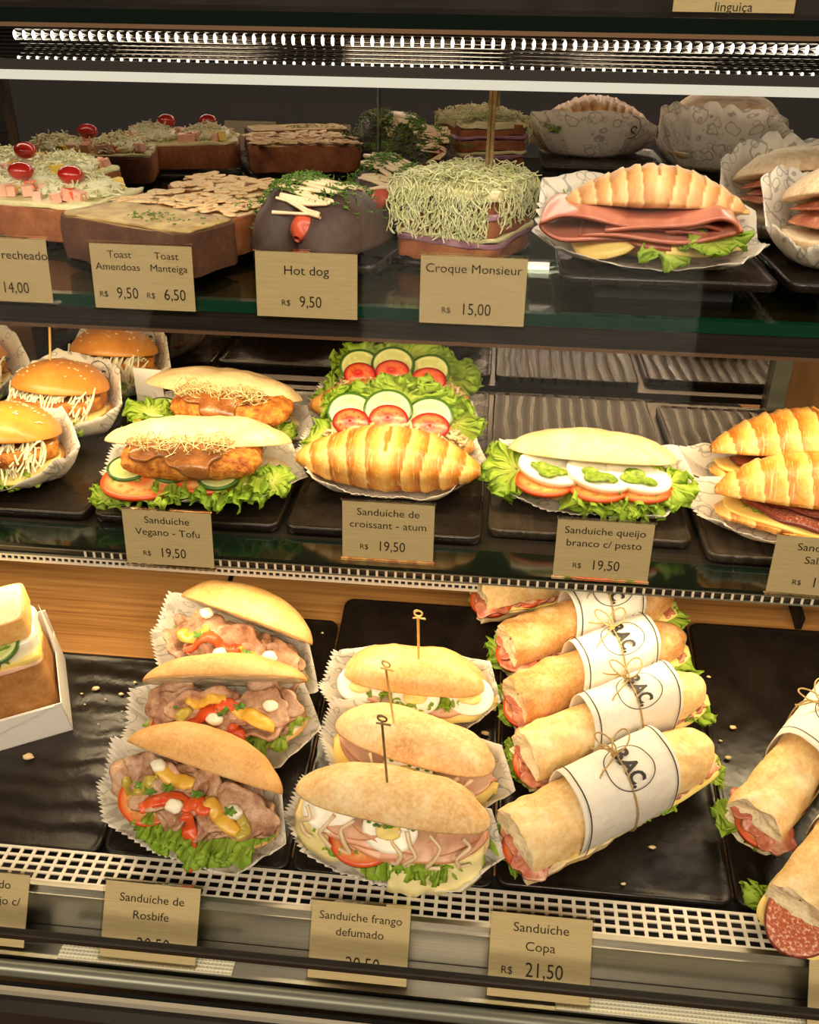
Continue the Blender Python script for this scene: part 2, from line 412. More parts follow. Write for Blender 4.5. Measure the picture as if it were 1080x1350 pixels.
# papers
def paper(name, base, ink, amount=1.0, scale=46, transl=.25):
    t = NT(name); u = t.suv(); wob = t.noise(90, 2, .5, u)
    dist = t.math('ADD', t.voro(scale, u), t.math('MULTIPLY', t.math('SUBTRACT', wob, .5), .34))
    ring = t.map(t.math('ABSOLUTE', t.math('SUBTRACT', dist, .36)), .022, .042)      # line drawings, one per cell
    dist2 = t.math('ADD', t.voro(scale * 1.9, u), t.math('MULTIPLY', t.math('SUBTRACT', wob, .5), .5))
    ring2 = t.map(t.math('ABSOLUTE', t.math('SUBTRACT', dist2, .30)), .02, .05)
    k = t.math('MULTIPLY', t.math('SUBTRACT', 1.0, t.math('MULTIPLY', ring, ring2)), amount)
    c = t.mix(k, base, ink)
    nb = t.bump(t.noise(48, 5, .6), .0030, .7)
    t.fin(c, .62, nb, spec=.25)
    tr = t.n('BsdfTranslucent', {'Color': c}); mx = t.n('MixShader', {0: transl, 1: t.b.outputs[0], 2: tr.outputs[0]})
    t.t.links.new(mx.outputs[0], t.out.inputs['Surface']); M[name] = t.m
paper('paper_print', (246, 240, 226), (150, 146, 138), .6)
paper('paper_faint', (246, 240, 226), (196, 188, 172), .7)
paper('paper_plain', (250, 246, 236), (240, 234, 222), .3)
simple('ink', (44, 40, 36), .6)
simple('ink_soft', (70, 62, 52), .6)
# the case
t = NT('black_ceramic')
c = t.ramp(t.noise(30, 4), [(.3, (20, 15, 12)), (.7, (36, 28, 22))])
M['black_ceramic'] = t.fin(c, t.map(t.noise(40, 3), .3, .7, .20, .36), t.bump(t.noise(26, 3, .5), .004, .45), spec=.5)
t = NT('rippled_ceramic')
w = t.n('TexWave', {'Vector': t.scaled(t.co(), (1, 1, 1)), 'Scale': 15.0, 'Distortion': 4.0, 'Detail': 2.0, 'Detail Scale': 1.2}, wave_type='BANDS', bands_direction='Y').outputs['Fac']
c = t.ramp(t.noise(30, 4), [(.3, (22, 17, 14)), (.7, (40, 31, 25))])
M['rippled_ceramic'] = t.fin(c, t.map(t.noise(40, 3), .3, .7, .24, .40), t.bump(w, .0016, .55, t.bump(t.noise(40, 4), .003, .4)), spec=.5)
t = NT('wavy_slate')
w = t.n('TexWave', {'Vector': t.scaled(t.co(), (1, .35, 1)), 'Scale': 22.0, 'Distortion': 4.0, 'Detail': 2.0, 'Detail Scale': 1.0}, wave_type='BANDS', bands_direction='X').outputs['Fac']
c = t.ramp(t.noise(30, 4), [(.3, (44, 38, 32)), (.7, (68, 58, 48))])
M['wavy_slate'] = t.fin(c, t.map(w, 0, 1, .24, .42), t.bump(w, .0016, .8, t.bump(t.noise(25, 3), .003, .4)), spec=.5)
t = NT('deck_wood')
g = t.noise(1, 5, .65, t.scaled(t.co(), (5, 260, 60)), .4); g2 = t.noise(1, 3, .5, t.scaled(t.co(), (1.6, 40, 10)))
c = t.ramp(t.math('ADD', t.math('MULTIPLY', g, .65), t.math('MULTIPLY', g2, .35)), [(.3, (104, 64, 30)), (.44, (158, 110, 60)), (.56, (182, 132, 76)), (.75, (202, 156, 98))])
M['deck_wood'] = t.fin(c, .38, t.bump(g, .0004, .5))
t = NT('board_wood'); g = t.noise(1, 4, .6, t.scaled(t.co(), (5, 90, 30)))
M['board_wood'] = t.fin(t.ramp(g, [(.3, (128, 82, 46)), (.6, (168, 114, 68)), (.8, (190, 140, 92))]), .35)
t = NT('back_brown'); g = t.noise(1, 3, .5, t.scaled(t.co(), (60, 5, 5)))
M['back_brown'] = t.fin(t.ramp(g, [(.3, (128, 92, 56)), (.7, (156, 116, 74))]), .5)
t = NT('brushed_steel'); g = t.noise(1, 3, .6, t.scaled(t.co(), (6, 700, 700)))
M['brushed_steel'] = t.fin(t.ramp(g, [(.3, (150, 147, 138)), (.7, (168, 165, 155))]), .32, t.bump(g, .00004, .3), metal=1.0)
t = NT('dark_steel'); g = t.noise(1, 3, .6, t.scaled(t.co(), (6, 600, 600)))
M['dark_steel'] = t.fin(t.ramp(g, [(.3, (74, 68, 62)), (.7, (104, 97, 90))]), .28, t.bump(g, .0001, .4), metal=.9)
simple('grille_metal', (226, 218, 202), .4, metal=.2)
simple('sill_pale', (176, 168, 150), .45)
simple('chrome', (206, 204, 198), .14, metal=1.0)
simple('dark_chrome', (150, 146, 140), .07, metal=1.0)
simple('gasket', (26, 22, 18), .5)
simple('black_gap', (16, 13, 11), .6)
simple('rail_grey', (128, 130, 118), .35, metal=.5)
simple('green_glass_edge', (8, 54, 36), .08, spec=.6, coat=.4)
simple('dark_glass_edge', (12, 24, 18), .1, spec=.6)
simple('copper_trim', (132, 102, 78), .4, metal=.6)
simple('fascia_dark', (44, 40, 36), .4)
def mirror(name, tint, refl, base):
    t = NT(name); g = t.n('BsdfGlossy', {'Color': lin(tint), 'Roughness': .012}); d = t.n('BsdfDiffuse', {'Color': lin(base)})
    mx = t.n('MixShader', {0: refl, 1: d.outputs[0], 2: g.outputs[0]}); t.t.links.new(mx.outputs[0], t.out.inputs['Surface']); M[name] = t.m
mirror('dark_mirror', (216, 206, 202), .74, (34, 29, 26))
def clear(name, refl, tint=(255, 255, 255)):
    t = NT(name); g = t.n('BsdfGlossy', {'Color': (1, 1, 1, 1), 'Roughness': .01}); d = t.n('BsdfTransparent', {'Color': lin(tint)})
    fr = t.n('Fresnel', {'IOR': 1.35}).outputs[0]
    mx = t.n('MixShader', {0: t.math('MULTIPLY', fr, refl), 1: d.outputs[0], 2: g.outputs[0]}); t.t.links.new(mx.outputs[0], t.out.inputs['Surface']); M[name] = t.m
clear('clear_glass', .05); clear('acrylic', .8, (250, 246, 236)); clear('shelf_glass', .8, (214, 232, 222))
def emit(name, c, s):
    t = NT(name); e = t.n('Emission', {'Color': lin(c), 'Strength': s}); t.t.links.new(e.outputs[0], t.out.inputs['Surface']); M[name] = t.m
emit('led', (255, 246, 226), 5.0); emit('led_small', (255, 244, 220), 2.5); emit('lamp_diffuser', (250, 240, 214), .80)
t = NT('tag_card'); g = t.noise(1, 3, .6, t.scaled(t.co(), (60, 900, 900)))
M['tag_card'] = t.fin(t.ramp(g, [(.3, (208, 200, 172)), (.7, (224, 216, 190))]), .5)
t = NT('painted_led_dots'); v = t.voro(330, rnd=0.0)  # pale dots put the LEDs' reflection in the steel ledge into the colour
M['painted_led_dots'] = t.fin(t.mix(t.map(v, .22, .3), (180, 164, 120), (250, 242, 214)), .22, t.bump(v, .002, .8), spec=.7, sss=.2)
simple('white_card', (250, 246, 238), .55)
t = NT('shop_back')
M['shop_back'] = t.fin(t.ramp(t.noise(3.2, 2), [(.3, (46, 40, 38)), (.5, (78, 68, 62)), (.65, (50, 52, 74)), (.8, (120, 96, 78))]), .7)

# ------------------------------------------------------------------ the setting
SX0, SX1 = -0.85, 0.62
TOP_Z, MID_Z = 1.2535, 1.042
TRAY = .008
struct('floor', bx(-2.5, 2.5, -1.5, 3.2, -.02, 0), M['back_brown'])
struct('wall_back', bx(-2.5, 2.5, 3.0, 3.05, 0, 3.0), M['shop_back'])
struct('wall_case_back', bx(SX0, SX1, 1.05, 1.065, .78, 1.44), M['back_brown'])
struct('wall_case_left', bx(SX0 - .02, SX0, .40, 1.065, .75, 1.44), M['fascia_dark'])
struct('wall_case_right', bx(SX1, SX1 + .02, .40, 1.065, .75, 1.44), M['fascia_dark'])
struct('wall_case_front', bx(SX0 - .02, SX1 + .02, .30, .3715, 0, .781), M['board_wood'])
# sliding mirror doors at the back, with their steel posts
struct('door_1', bx(-.535, -.132, 1.022, 1.026, .90, 1.425), M['dark_mirror'])
struct('door_2', bx(-.150, .322, 1.030, 1.034, .90, 1.425), M['dark_mirror'])
struct('trim_1', bx(.322, .341, 1.018, 1.040, .90, 1.425), M['rail_grey'])
struct('trim_2', bx(-.552, -.535, 1.012, 1.040, .90, 1.425), M['dark_steel'])
struct('trim_3', bx(-.1335, -.1315, 1.0205, 1.0275, .90, 1.425), M['chrome'])
# the sloping deck: wood under the trays
dk = Msh(); ya, yb = .474, 1.015
za, zb = DK_Z + DK_S * (ya - DK_Y) - .0125, DK_Z + DK_S * (yb - DK_Y) - .0125
V = [(SX0, ya, za), (SX1, ya, za), (SX1, yb, zb), (SX0, yb, zb)]
dk.add(V + [(x, y, z - .016) for x, y, z in V], [(0, 1, 2, 3), (7, 6, 5, 4), (0, 4, 5, 1), (1, 5, 6, 2), (2, 6, 7, 3), (3, 7, 4, 0)])
dkt = Thing('display_deck', 'sloping brown wooden deck under the bottom row of black trays', 'deck'); dkt.part('boards', dk, M['deck_wood'], smooth=False)
fs = bx(SX0, SX1, .4745, .492, -.0010, .00015); fs.map(lambda v: v + np.stack([0 * v[:, 0], 0 * v[:, 0], DK_Z - .0125 + DK_S * (v[:, 1] - DK_Y)], -1))
dkt.part('front_strip', fs, M['black_gap'], 'black rubber strip', smooth=False)
def deck_pt(x, y, up=0.0): return (x, y, DK_Z + DK_S * (y - DK_Y) + up)
jt = Msh(); box(jt, -.2635, -.2585, .742, .88, -.004, .0006); jt.map(lambda v: v + np.stack([0 * v[:, 0], 0 * v[:, 0], DK_Z - .0125 + DK_S * (v[:, 1] - DK_Y)], -1))
dkt.part('joint_strip', jt, M['dark_steel'], 'thin dark metal joint strip', smooth=False); dkt.build(drop=False)
br = Thing('shelf_bracket', 'small shiny metal bracket at the back of the deck, right of the wrapped baguettes', 'bracket')
br.part('plate', bx(-.006, -.001, -.004, .0, 0, .02), M['chrome'], smooth=False)
br.part('arm', bx(.0, .006, -.03, .0, 0, .016), M['black_gap'], smooth=False)
_p = on_deck(1040, 800, -.0125); br.build(_p, 0, DECK_TILT)

def perforated(name, x0, x1, y0, y1, z, pitch_x, rows, bar, rowbar, mat, th=.0012, slots=None):
    """a sheet with rectangular holes, flat in x-y"""
    m = Msh(); n = int((x1 - x0) / pitch_x); ph = (y1 - y0 - rowbar) / rows
    box(m, x0, x1, y0, y0 + rowbar, z - th, z)
    for r in range(rows):
        a = y0 + rowbar + r * ph
        box(m, x0, x1, a + ph - rowbar, a + ph, z - th, z)
        off = (r % 2) * 0
        for i in range(n + 1):
            x = x0 + i * pitch_x + off
            if x + bar <= x1: box(m, x, x + bar, a, a + ph - rowbar, z - th, z)
    return m
GX0, GX1 = SX0, .268
gr = Thing('air_grille', 'pale perforated metal air grille along the front of the bottom deck', 'grille')
gm = perforated('g', GX0, GX1, .4425, .473, 0, .0104, 4, .0028, .0022, None)
gr.part('perforated_plate', gm, M['grille_metal'], smooth=False)
gl = Msh(); box(gl, GX0, SX1, .4385, .4425, -.004, .0006); box(gl, GX1, SX1, .4425, .473, -.004, -.0006)
gr.part('front_lip', gl, M['brushed_steel'], smooth=False)
gr.build((0, 0, .8535), drop=False)
solo('rail_groove', bx(SX0, SX1, .3888, .3932, .785, .8015), M['black_gap'], 'dark dusty groove between the rounded grey rail and the pale sill', 'groove', smooth=False)
solo('air_duct', bx(SX0, SX1, .4445, .472, .80, .84), M['black_gap'], 'dark air duct under the perforated grille', 'duct', smooth=False)
solo('steel_fascia', bx(SX0, SX1, .4345, .4385, .79, .8495), M['brushed_steel'], 'brushed steel panel behind the bottom price tags', 'panel', smooth=False)
led = Thing('front_ledge', 'low steel ledge with painted dotted LED reflections under the bottom price tags', 'ledge')
led.part('ledge_plate', bx(SX0, SX1, .4065, .4340, .785, .8130), M['brushed_steel'], smooth=False)
led.part('led_glint_strip', bx(-.30, -.165, .4075, .4225, .8130, .8145), M['painted_led_dots'], 'bright pale dotted strip painted as LED reflections on the steel', smooth=False)  # two stretches of painted reflection, laid where the ledge looks brightest
led.part('led_glint_strip', bx(.075, .42, .4075, .4225, .8130, .8145), M['painted_led_dots'], 'bright pale dotted strip painted as LED reflections on the steel', smooth=False)
led.build(drop=False)
r_ = Msh(); tube([(SX0, .3995, .8078), (SX1, .3995, .8078)], .0060, 16, m=r_)
solo('front_rail', r_, M['rail_grey'], 'rounded grey metal rail in front of the steel ledge', 'rail')
solo('bottom_sill', bx(SX0, SX1, .3850, .3885, .785, .8030), M['sill_pale'], 'thin pale metal sill along the bottom of the case', 'sill', smooth=False)
solo('base_band', bx(SX0, SX1, .3718, .3848, .770, .7975), M['gasket'], 'black band at the foot of the case below the pale sill', 'band', smooth=False)
# front pane leaning back, and the dark seal along its foot
GB, GT = np.array([0, .3835, .8735]), np.array([0, .6395, 1.4285])
pn = Msh()
pn.add([(SX0, GB[1], GB[2]), (SX1, GB[1], GB[2]), (SX1, GT[1], GT[2]), (SX0, GT[1], GT[2]),
        (SX0, GB[1] + .004, GB[2]), (SX1, GB[1] + .004, GB[2]), (SX1, GT[1] + .004, GT[2]), (SX0, GT[1] + .004, GT[2])],
       [(3, 2, 1, 0), (4, 5, 6, 7), (0, 1, 5, 4), (1, 2, 6, 5), (2, 3, 7, 6), (3, 0, 4, 7)])
fp = Thing('display_glass', 'clear glass front pane of the case with a thin black seal along its foot', 'glass')
fp.part('pane', pn, M['clear_glass'], smooth=False)
fp.part('seal', bx(SX0, SX1, .3820, .3880, .8695, .8735), M['gasket'], 'thin black seal', smooth=False)
fp.build(drop=False)

# middle shelf
ms = Thing('middle_shelf', 'middle glass shelf with a black front edge and a steel lip with bars shaped as its LED reflections', 'shelf')
ms.part('glass_board', bx(SX0, SX1, .662, 1.015, MID_Z - .008, MID_Z), M['dark_steel'], smooth=False)
ms.part('front_edge', bx(SX0, SX1, .6275, .6619, MID_Z - .0035, MID_Z), M['dark_glass_edge'], 'dark green glass edge', smooth=False)
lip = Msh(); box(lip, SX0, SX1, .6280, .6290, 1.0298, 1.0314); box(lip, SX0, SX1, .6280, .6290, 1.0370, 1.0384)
bars = Msh()  # LED reflections in the lip, built as pale bars over a dark backing
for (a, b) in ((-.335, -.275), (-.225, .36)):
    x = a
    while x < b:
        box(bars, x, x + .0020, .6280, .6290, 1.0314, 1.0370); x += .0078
ms.part('lip_rails', lip, M['rail_grey'], smooth=False)
ms.part('led_reflection_bars', bars, M['grille_metal'], 'bright upright bars standing in for LED reflections in the steel lip', 'stuff', smooth=False)
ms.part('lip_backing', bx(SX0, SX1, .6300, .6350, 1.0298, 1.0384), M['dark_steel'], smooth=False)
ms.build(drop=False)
pf = Thing('return_grille', 'narrow perforated white metal strip under the left half of the middle shelf', 'grille')
pf.part('perforated_plate', perforated('p', -.62, .0, 0, .0080, 0, .0056, 1, .0020, .0024, None).map(lambda v: rotx(v, math.radians(90))), M['grille_metal'], smooth=False)
pf.part('backing', bx(-.62, .0, .0014, .005, 0, .0080), M['black_gap'], smooth=False)
pf.build((0, .6292, 1.0216), 0, 0, drop=False)

# top shelf
ts = Thing('top_shelf', 'top glass shelf on a brown board with a green front edge and rail', 'shelf')
ts.part('glass_pane', bx(SX0, SX1, .6560, 1.015, TOP_Z - .003, TOP_Z), M['shelf_glass'], smooth=False)
ts.part('board', bx(SX0, SX1, .6600, 1.015, TOP_Z - .0095, TOP_Z - .0031), M['board_wood'], smooth=False)
ts.part('front_edge', bx(SX0, SX1, .6480, .6560, TOP_Z - .0088, TOP_Z), M['green_glass_edge'], 'green glass edge', smooth=False)
ts.part('rail', bx(SX0, SX1, .6500, .6700, 1.2275, TOP_Z - .0096), M['dark_steel'], smooth=False)
ts.part('rail_edge', bx(SX0, SX1, .6490, .6500, 1.2265, 1.2290), M['copper_trim'], smooth=False)
ts.build(drop=False)

# counter top, and the ribbed light bar under it
ct = Thing('counter_glass', 'dark green edged glass counter top above the light bar', 'counter')
ct.part('glass', bx(SX0, SX1, .652, 1.06, 1.4335, 1.4420), M['dark_glass_edge'], smooth=False)
ct.part('trim_strip', bx(SX0, SX1, .651, .660, 1.4308, 1.4334), M['copper_trim'], smooth=False)
ct.build(drop=False)
lb = Thing('light_bar', 'ribbed shiny light bar with two rows of small LED lamps above the top shelf', 'lamp')
nx, nz = 2, 150
zz = np.linspace(1.4115, 1.4305, nz); rb = .0011 * np.abs(np.sin((zz - 1.4115) / .0024 * math.pi)) ** .8
P = np.stack([np.stack([np.full(nz, x), .6625 - rb, zz], -1) for x in (SX0, SX1)], 0)
lb.part('ribbed_reflector', sheet(P, .0006), M['dark_chrome'])
lb.part('lower_housing', bx(SX0, SX1, .6540, .6640, 1.4049, 1.4112), M['fascia_dark'], smooth=False)
lb.part('diffuser', bx(SX0, SX1, .6530, .6630, 1.3990, 1.4048), M['lamp_diffuser'], 'glowing white diffuser strip', smooth=False)
lroot = lb.build(drop=False)
def chip(name, mat, sx, sz):
    t = np.linspace(0, 2 * math.pi, 10, endpoint=False); m = Msh()
    rings = [(1, 0), (.8, .55), (.35, .9), (.02, 1)]
    V = np.array([[(math.cos(a) * sx * r, -d * .0015, math.sin(a) * sz * r) for a in t] for r, d in rings])
    m.add(V, gfaces(4, 10, cv=True, flip=True)); return mesh_object(name, m, mat)
_x0 = on_y(20, 55, .66)[0]
for nm, sx, sz, z in (('led', .0011, .0030, 1.4255), ('small_led', .0010, .0012, 1.4118)):
    first = chip(nm, M['led' if nm == 'led' else 'led_small'], sx, sz)
    for k in range(82):
        o = first if k == 0 else first.copy()
        if k: COL.objects.link(o)
        o.parent = lroot; o.location = (_x0 + .00655 * k, .6612, z)
# ------------------------------------------------------------------ bread, leaves, slices
def rnd(seed): return random.Random(seed)
def half_bun(L, D, H, down=False, se=2.3, dome=2.4, pw=.55, amp=.0012, seed=1, nr=22, nt=72, taper=0.0, ridge=0.0):
    t = np.linspace(0, 2 * math.pi, nt, endpoint=False)[:, None]
    q = np.sin(np.linspace(0.03, math.pi / 2, nr))[None, :]
    cx = np.sign(np.cos(t)) * np.abs(np.cos(t)) ** (2 / se); sy = np.sign(np.sin(t)) * np.abs(np.sin(t)) ** (2 / se)
    X = L / 2 * q * cx; Y = D / 2 * q * sy * (1 - taper * (q * cx) ** 2)
    Z = H * np.maximum(0, 1 - q ** dome) ** pw
    Z = Z * (1 - .25 * (q * cx) ** 4)
    P = np.stack([X, Y, Z], -1)
    k = fbm(P, 45, seed, 3) * amp * 1.6 + fbm(P, 12, seed + 5, 2) * amp * 1.5
    n = normals(P, True); n *= np.where((n * P).sum(-1, keepdims=True) < 0, -1, 1)
    P = P + n * (k * (1 - .6 * q ** 8))[..., None]
    if ridge: P[..., 2] -= ridge * np.exp(-(Y / (D * .10)) ** 2) * (1 - q ** 4)
    q2 = np.linspace(1, 0.02, 9)[None, :]
    B = np.stack([P[:, -1:, 0] * q2, P[:, -1:, 1] * q2, np.zeros((nt, 9)) + P[:, -1:, 2] * (q2 > .99)], -1)
    B[..., 2] += vn(B, 130, seed + 9) * .0012 * (q2 < .97)
    m = Msh()
    A = np.concatenate([P, B[:, 1:]], 1); mk = np.concatenate([np.zeros(P.shape[:2]), np.broadcast_to((q2[:, 1:] < .97) * 1.0, B[:, 1:].shape[:2])], 1)
    nn = A.shape[1]
    F = gfaces(nt, nn, cu=True, flip=True)
    F.append(tuple(i * nn for i in range(nt))); F.append(tuple(i * nn + nn - 1 for i in range(nt - 1, -1, -1)))
    m.add(A.reshape(-1, 3), F, mk.reshape(-1))
    if down: m.map(lambda v: v * [1, 1, -1]); m.F = [f[::-1] for f in m.F]
    return m

class Fan:
    """the open mouth between the two halves of a bun: x along it, s from the hinge (0) to the front rim (1) and beyond, h from bottom half (0) to top half (1)"""
    def __init__(s, L, D, z0, ang, fb, se=2.3, taper=0.0): s.L, s.D, s.z0, s.a, s.fb, s.se, s.tp = L, D, z0, ang, fb, se, taper
    def hd(s, x):
        q = np.clip(np.abs(2 * np.asarray(x, float) / s.L), 0, .999)
        return s.D / 2 * (1 - q ** s.se) ** (1 / s.se)
    def __call__(s, x, sv, h):
        x, sv, h = np.broadcast_arrays(np.asarray(x, float), np.asarray(sv, float), np.asarray(h, float))
        d = s.D / 2 + s.hd(x) * (2 * sv - 1); a = s.a * h
        return np.stack([x, s.D / 2 - d * np.cos(a), s.z0 + d * np.sin(a) + s.fb * h], -1)
    def top(s, m):
        m.map(lambda v: rotx(v, -s.a, (0, s.D / 2, 0)) + [0, 0, s.z0 + s.fb]); return m

def _crinkle(P, w, seed, k=1.0):
    """the chaotic small curls of a frilly edge, growing with w (0 at the rib, 1 at the edge)"""
    d1 = np.stack([vn(P, 95, seed + i) for i in (1, 2, 3)], -1); d2 = np.stack([vn(P, 230, seed + i) for i in (4, 5, 6)], -1)
    return P + (d1 * (.0036 * w ** 1.3)[..., None] + d2 * (.0014 * w ** 2)[..., None]) * k
def lettuce(f, x0, x1, h, s0=.55, s1=1.10, amp=.007, seed=1, nu=0, nv=12, droop=.010, freq=1.0, th=.0006, layers=2):
    """frilled leaves along the front rim"""
    m = Msh()
    for ly in range(layers):
        sd = seed + 31 * ly; nu_ = int((x1 - x0) / .00062) + 2
        u = np.linspace(x0 + .004 * ly, x1 - .004 * ly, nu_)[:, None]; v = np.linspace(0, 1, nv)[None, :]
        L = x1 - x0
        reach = s1 - .07 * ly + .13 * v1(u, 45, sd) + .06 * v1(u, 130, sd + 1)
        edge = np.clip(np.minimum(u - x0, x1 - u) / (.12 * L), 0, 1)
        sv = s0 + (reach - s0) * v * (.4 + .6 * edge)
        P = f(u + 0 * v, sv, h + .05 * ly + 0 * v)
        ph = 2 * math.pi * freq * (u - x0) / .0135 + 3.0 * v1(u, 60, sd + 2); ph2 = 2 * math.pi * freq * (u - x0) / .0056 + 3.0 * v1(u, 120, sd + 3)
        w = v ** 1.6; w2 = v ** 2.5; am = amp * (.65 + .55 * v1(u, 50, sd + 4))
        P[..., 2] += am * w * np.sin(ph + 1.2 * v) + amp * .5 * w2 * np.sin(ph2) - droop * np.maximum(0, v - .35) ** 1.5 + .003 * ly * v
        P[..., 1] += am * .35 * w * np.cos(ph * .5 + .8) + amp * .18 * w2 * np.cos(ph2 + 1)
        P[..., 0] += am * .75 * w * np.sin(2 * ph + 2.0 * v) * .6 + amp * .30 * w2 * np.sin(2 * ph2 + 2)
        P = _crinkle(P, v + 0 * u, sd)
        sheet(P, th, mask=.1 + .9 * v ** .8 + .15 * v1(ph * .16 + 0 * v, 1, sd), m=m)
    return m
def leaf_patch(c, rx, ry, seed=1, amp=.006, nt=0, nr=14, rz=0.0, rxt=0.0, ryt=0.0, **k_):
    """a loose frilled leaf about its middle"""
    nt = int(2 * math.pi * max(rx, ry) / .0008)
    t = np.linspace(0, 2 * math.pi, nt, endpoint=False)[:, None]; q = np.linspace(.03, 1, nr)[None, :]
    ct = np.stack([np.cos(t) * 1.3, np.sin(t) * 1.3, 0 * t], -1)
    k = 1 + .22 * vn(ct, 1.6, seed) + .10 * vn(ct, 5, seed + 1)
    X = rx * q * np.cos(t) * k; Y = ry * q * np.sin(t) * k
    n1 = max(6, round(2 * math.pi * max(rx, ry) / .014)); n2 = round(n1 * 2.4)
    ph = n1 * t + 3 * vn(ct, 2.5, seed + 2) + 1.8 * vn(np.stack([X, Y, 0 * X], -1), 90, seed + 9); ph2 = n2 * t + 3 * vn(ct, 4, seed + 3)
    Z = amp * q ** 1.7 * np.sin(ph + 2 * q) + amp * .5 * q ** 2.6 * np.sin(ph2)
    tg = amp * .55 * q ** 1.8 * np.sin(2 * ph + 2 * q) + amp * .28 * q ** 2.6 * np.sin(2 * ph2)
    X = X - np.sin(t) * tg; Y = Y + np.cos(t) * tg
    Z = Z * (.6 + .5 * vn(ct, 3, seed + 8))
    P = _crinkle(np.stack([X, Y, Z], -1), q + 0 * t, seed, 1.9)
    P = rotz(roty(rotx(P, rxt), ryt), rz) + np.asarray(c)
    return sheet(P, .0006, cu=True, mask=.1 + .9 * q ** .8 + 0 * t)
def fan_slice(f, x0, x1, h, s0, s1, wave=.0015, wl=.03, th=.002, seed=1, droop=0.0, round_=.0, nu=44, nv=20, lift=0.0):
    """a slice laid in the mouth, its front edge wavy and hanging out where s goes past 1"""
    u = np.linspace(0, 1, nu)[:, None]; v = np.linspace(0, 1, nv)[None, :]
    x = x0 + (x1 - x0) * u + 0 * v
    rr = (np.maximum(0, 1 - np.abs(2 * u - 1) ** 2.6)) ** (1 / 2.6) if round_ else 1.0
    e = s1 * (1 - round_ * (1 - rr)) + .04 * v1(u, 4, seed)
    sv = s0 + (e - s0) * v
    P = f(x, sv, h)
    over = np.maximum(0, sv - .92)
    P[..., 2] += wave * np.sin(2 * math.pi * x / wl + seed) * v + wave * .6 * v1(x, 50, seed) * v - droop * over ** 1.3 + lift
    return sheet(P, th, mask=np.maximum(v, np.abs(2 * u - 1)), uv=np.stack([x, sv * f.D, 0 * x], -1))
def ruffle(f, x0, x1, h, s0, s1, amp=.005, wl=.022, th=.0016, seed=1, nu=90, nv=14, slope=0.0):
    """thin meat pushed together in folds"""
    u = np.linspace(0, 1, nu)[:, None]; v = np.linspace(0, 1, nv)[None, :]
    x = x0 + (x1 - x0) * u + 0 * v
    ph = 2 * math.pi * (x - x0) / wl + 1.6 * v1(x, 40, seed)
    sv = s0 + (s1 + .07 * v1(u, 6, seed + 1) - s0) * v
    P = f(x, sv, h + slope * (u - .5) + 0 * v)
    P[..., 2] += amp * np.sin(ph) * (.35 + .65 * v) + amp * .4 * v1(x, 140, seed + 3)
    P[..., 0] += amp * .8 * np.cos(ph * 1.0 + .5) * v
    P[..., 1] -= amp * .4 * np.cos(2 * ph)
    return sheet(P, th, mask=v * .98 + 0 * u, uv=np.stack([x, sv * f.D, 0 * x], -1))
def crumple(c, rx, ry, amp, th, seed, rxt=0.0, rz=0.0, sc=55, m=None):
    """a crumpled piece of thin meat"""
    def zf(X, Y):
        Q = np.stack([X, Y, 0 * X], -1); return amp * (fbm(Q, sc, seed, 3) + .8 * np.sin(X * 130 + seed + Y * 60))
    d = disc(rx, ry, zf, th, 10, 40, lambda t: 1 + .12 * np.sin(3 * t + seed) + .08 * np.sin(7 * t))
    d.map(lambda v: rotz(rotx(v, rxt), rz) + np.asarray(c))
    return m.join(d) if m else d
def shreds(n, fn, ln, r, seed=1, curl=.5, k=4, seg=5, m=None, down=0.0):
    """n thin strands; fn(random) gives (point, direction)"""
    R = rnd(seed); m = m or Msh()
    for i in range(n):
        p, d = fn(R); p = np.asarray(p, float); d = np.asarray(d, float); d = d / max(np.linalg.norm(d), 1e-6)
        l = ln * R.uniform(.5, 1.25); b = np.array([R.gauss(0, 1), R.gauss(0, 1), R.gauss(0, 1)]); b -= d * (b @ d); b /= max(np.linalg.norm(b), 1e-6)
        pts = [p + d * l * (t - .5) + b * curl * l * (t * (1 - t) * R.choice((1, 1.6))) + np.array([0, 0, -down * l * t * t]) for t in np.linspace(0, 1, seg)]
        tube(pts, r, k, m)
    return m
def blob(c, rx, ry, rz, seed=1, amp=.15, nu=16, nv=12, m=None):
    a = np.linspace(0, 2 * math.pi, nu, endpoint=False)[:, None]; b = np.linspace(.06, math.pi - .06, nv)[None, :]
    D = np.stack([np.cos(a) * np.sin(b), np.sin(a) * np.sin(b), np.cos(b) + 0 * a], -1)
    k = 1 + amp * fbm(D, 1.6, seed, 2)
    P = D * k[..., None] * [rx, ry, rz] + np.asarray(c)
    m = m or Msh(); F = gfaces(nu, nv, cu=True)
    F.append(tuple(i * nv for i in range(nu - 1, -1, -1))); F.append(tuple(i * nv + nv - 1 for i in range(nu)))
    return m.add(P.reshape(-1, 3), F)
def drizzle(pts, r, seed=1, amp=.002, m=None, k=6):
    P = np.asarray(pts, float); n = len(P) * 6
    t = np.linspace(0, len(P) - 1, n); Q = np.stack([np.interp(t, range(len(P)), P[:, i]) for i in range(3)], -1)
    for _ in range(3): Q[1:-1] = (Q[:-2] + 2 * Q[1:-1] + Q[2:]) / 4
    rr = r * (1 + .3 * v1(t, 1.5, seed)); return tube(Q, rr, k, m)
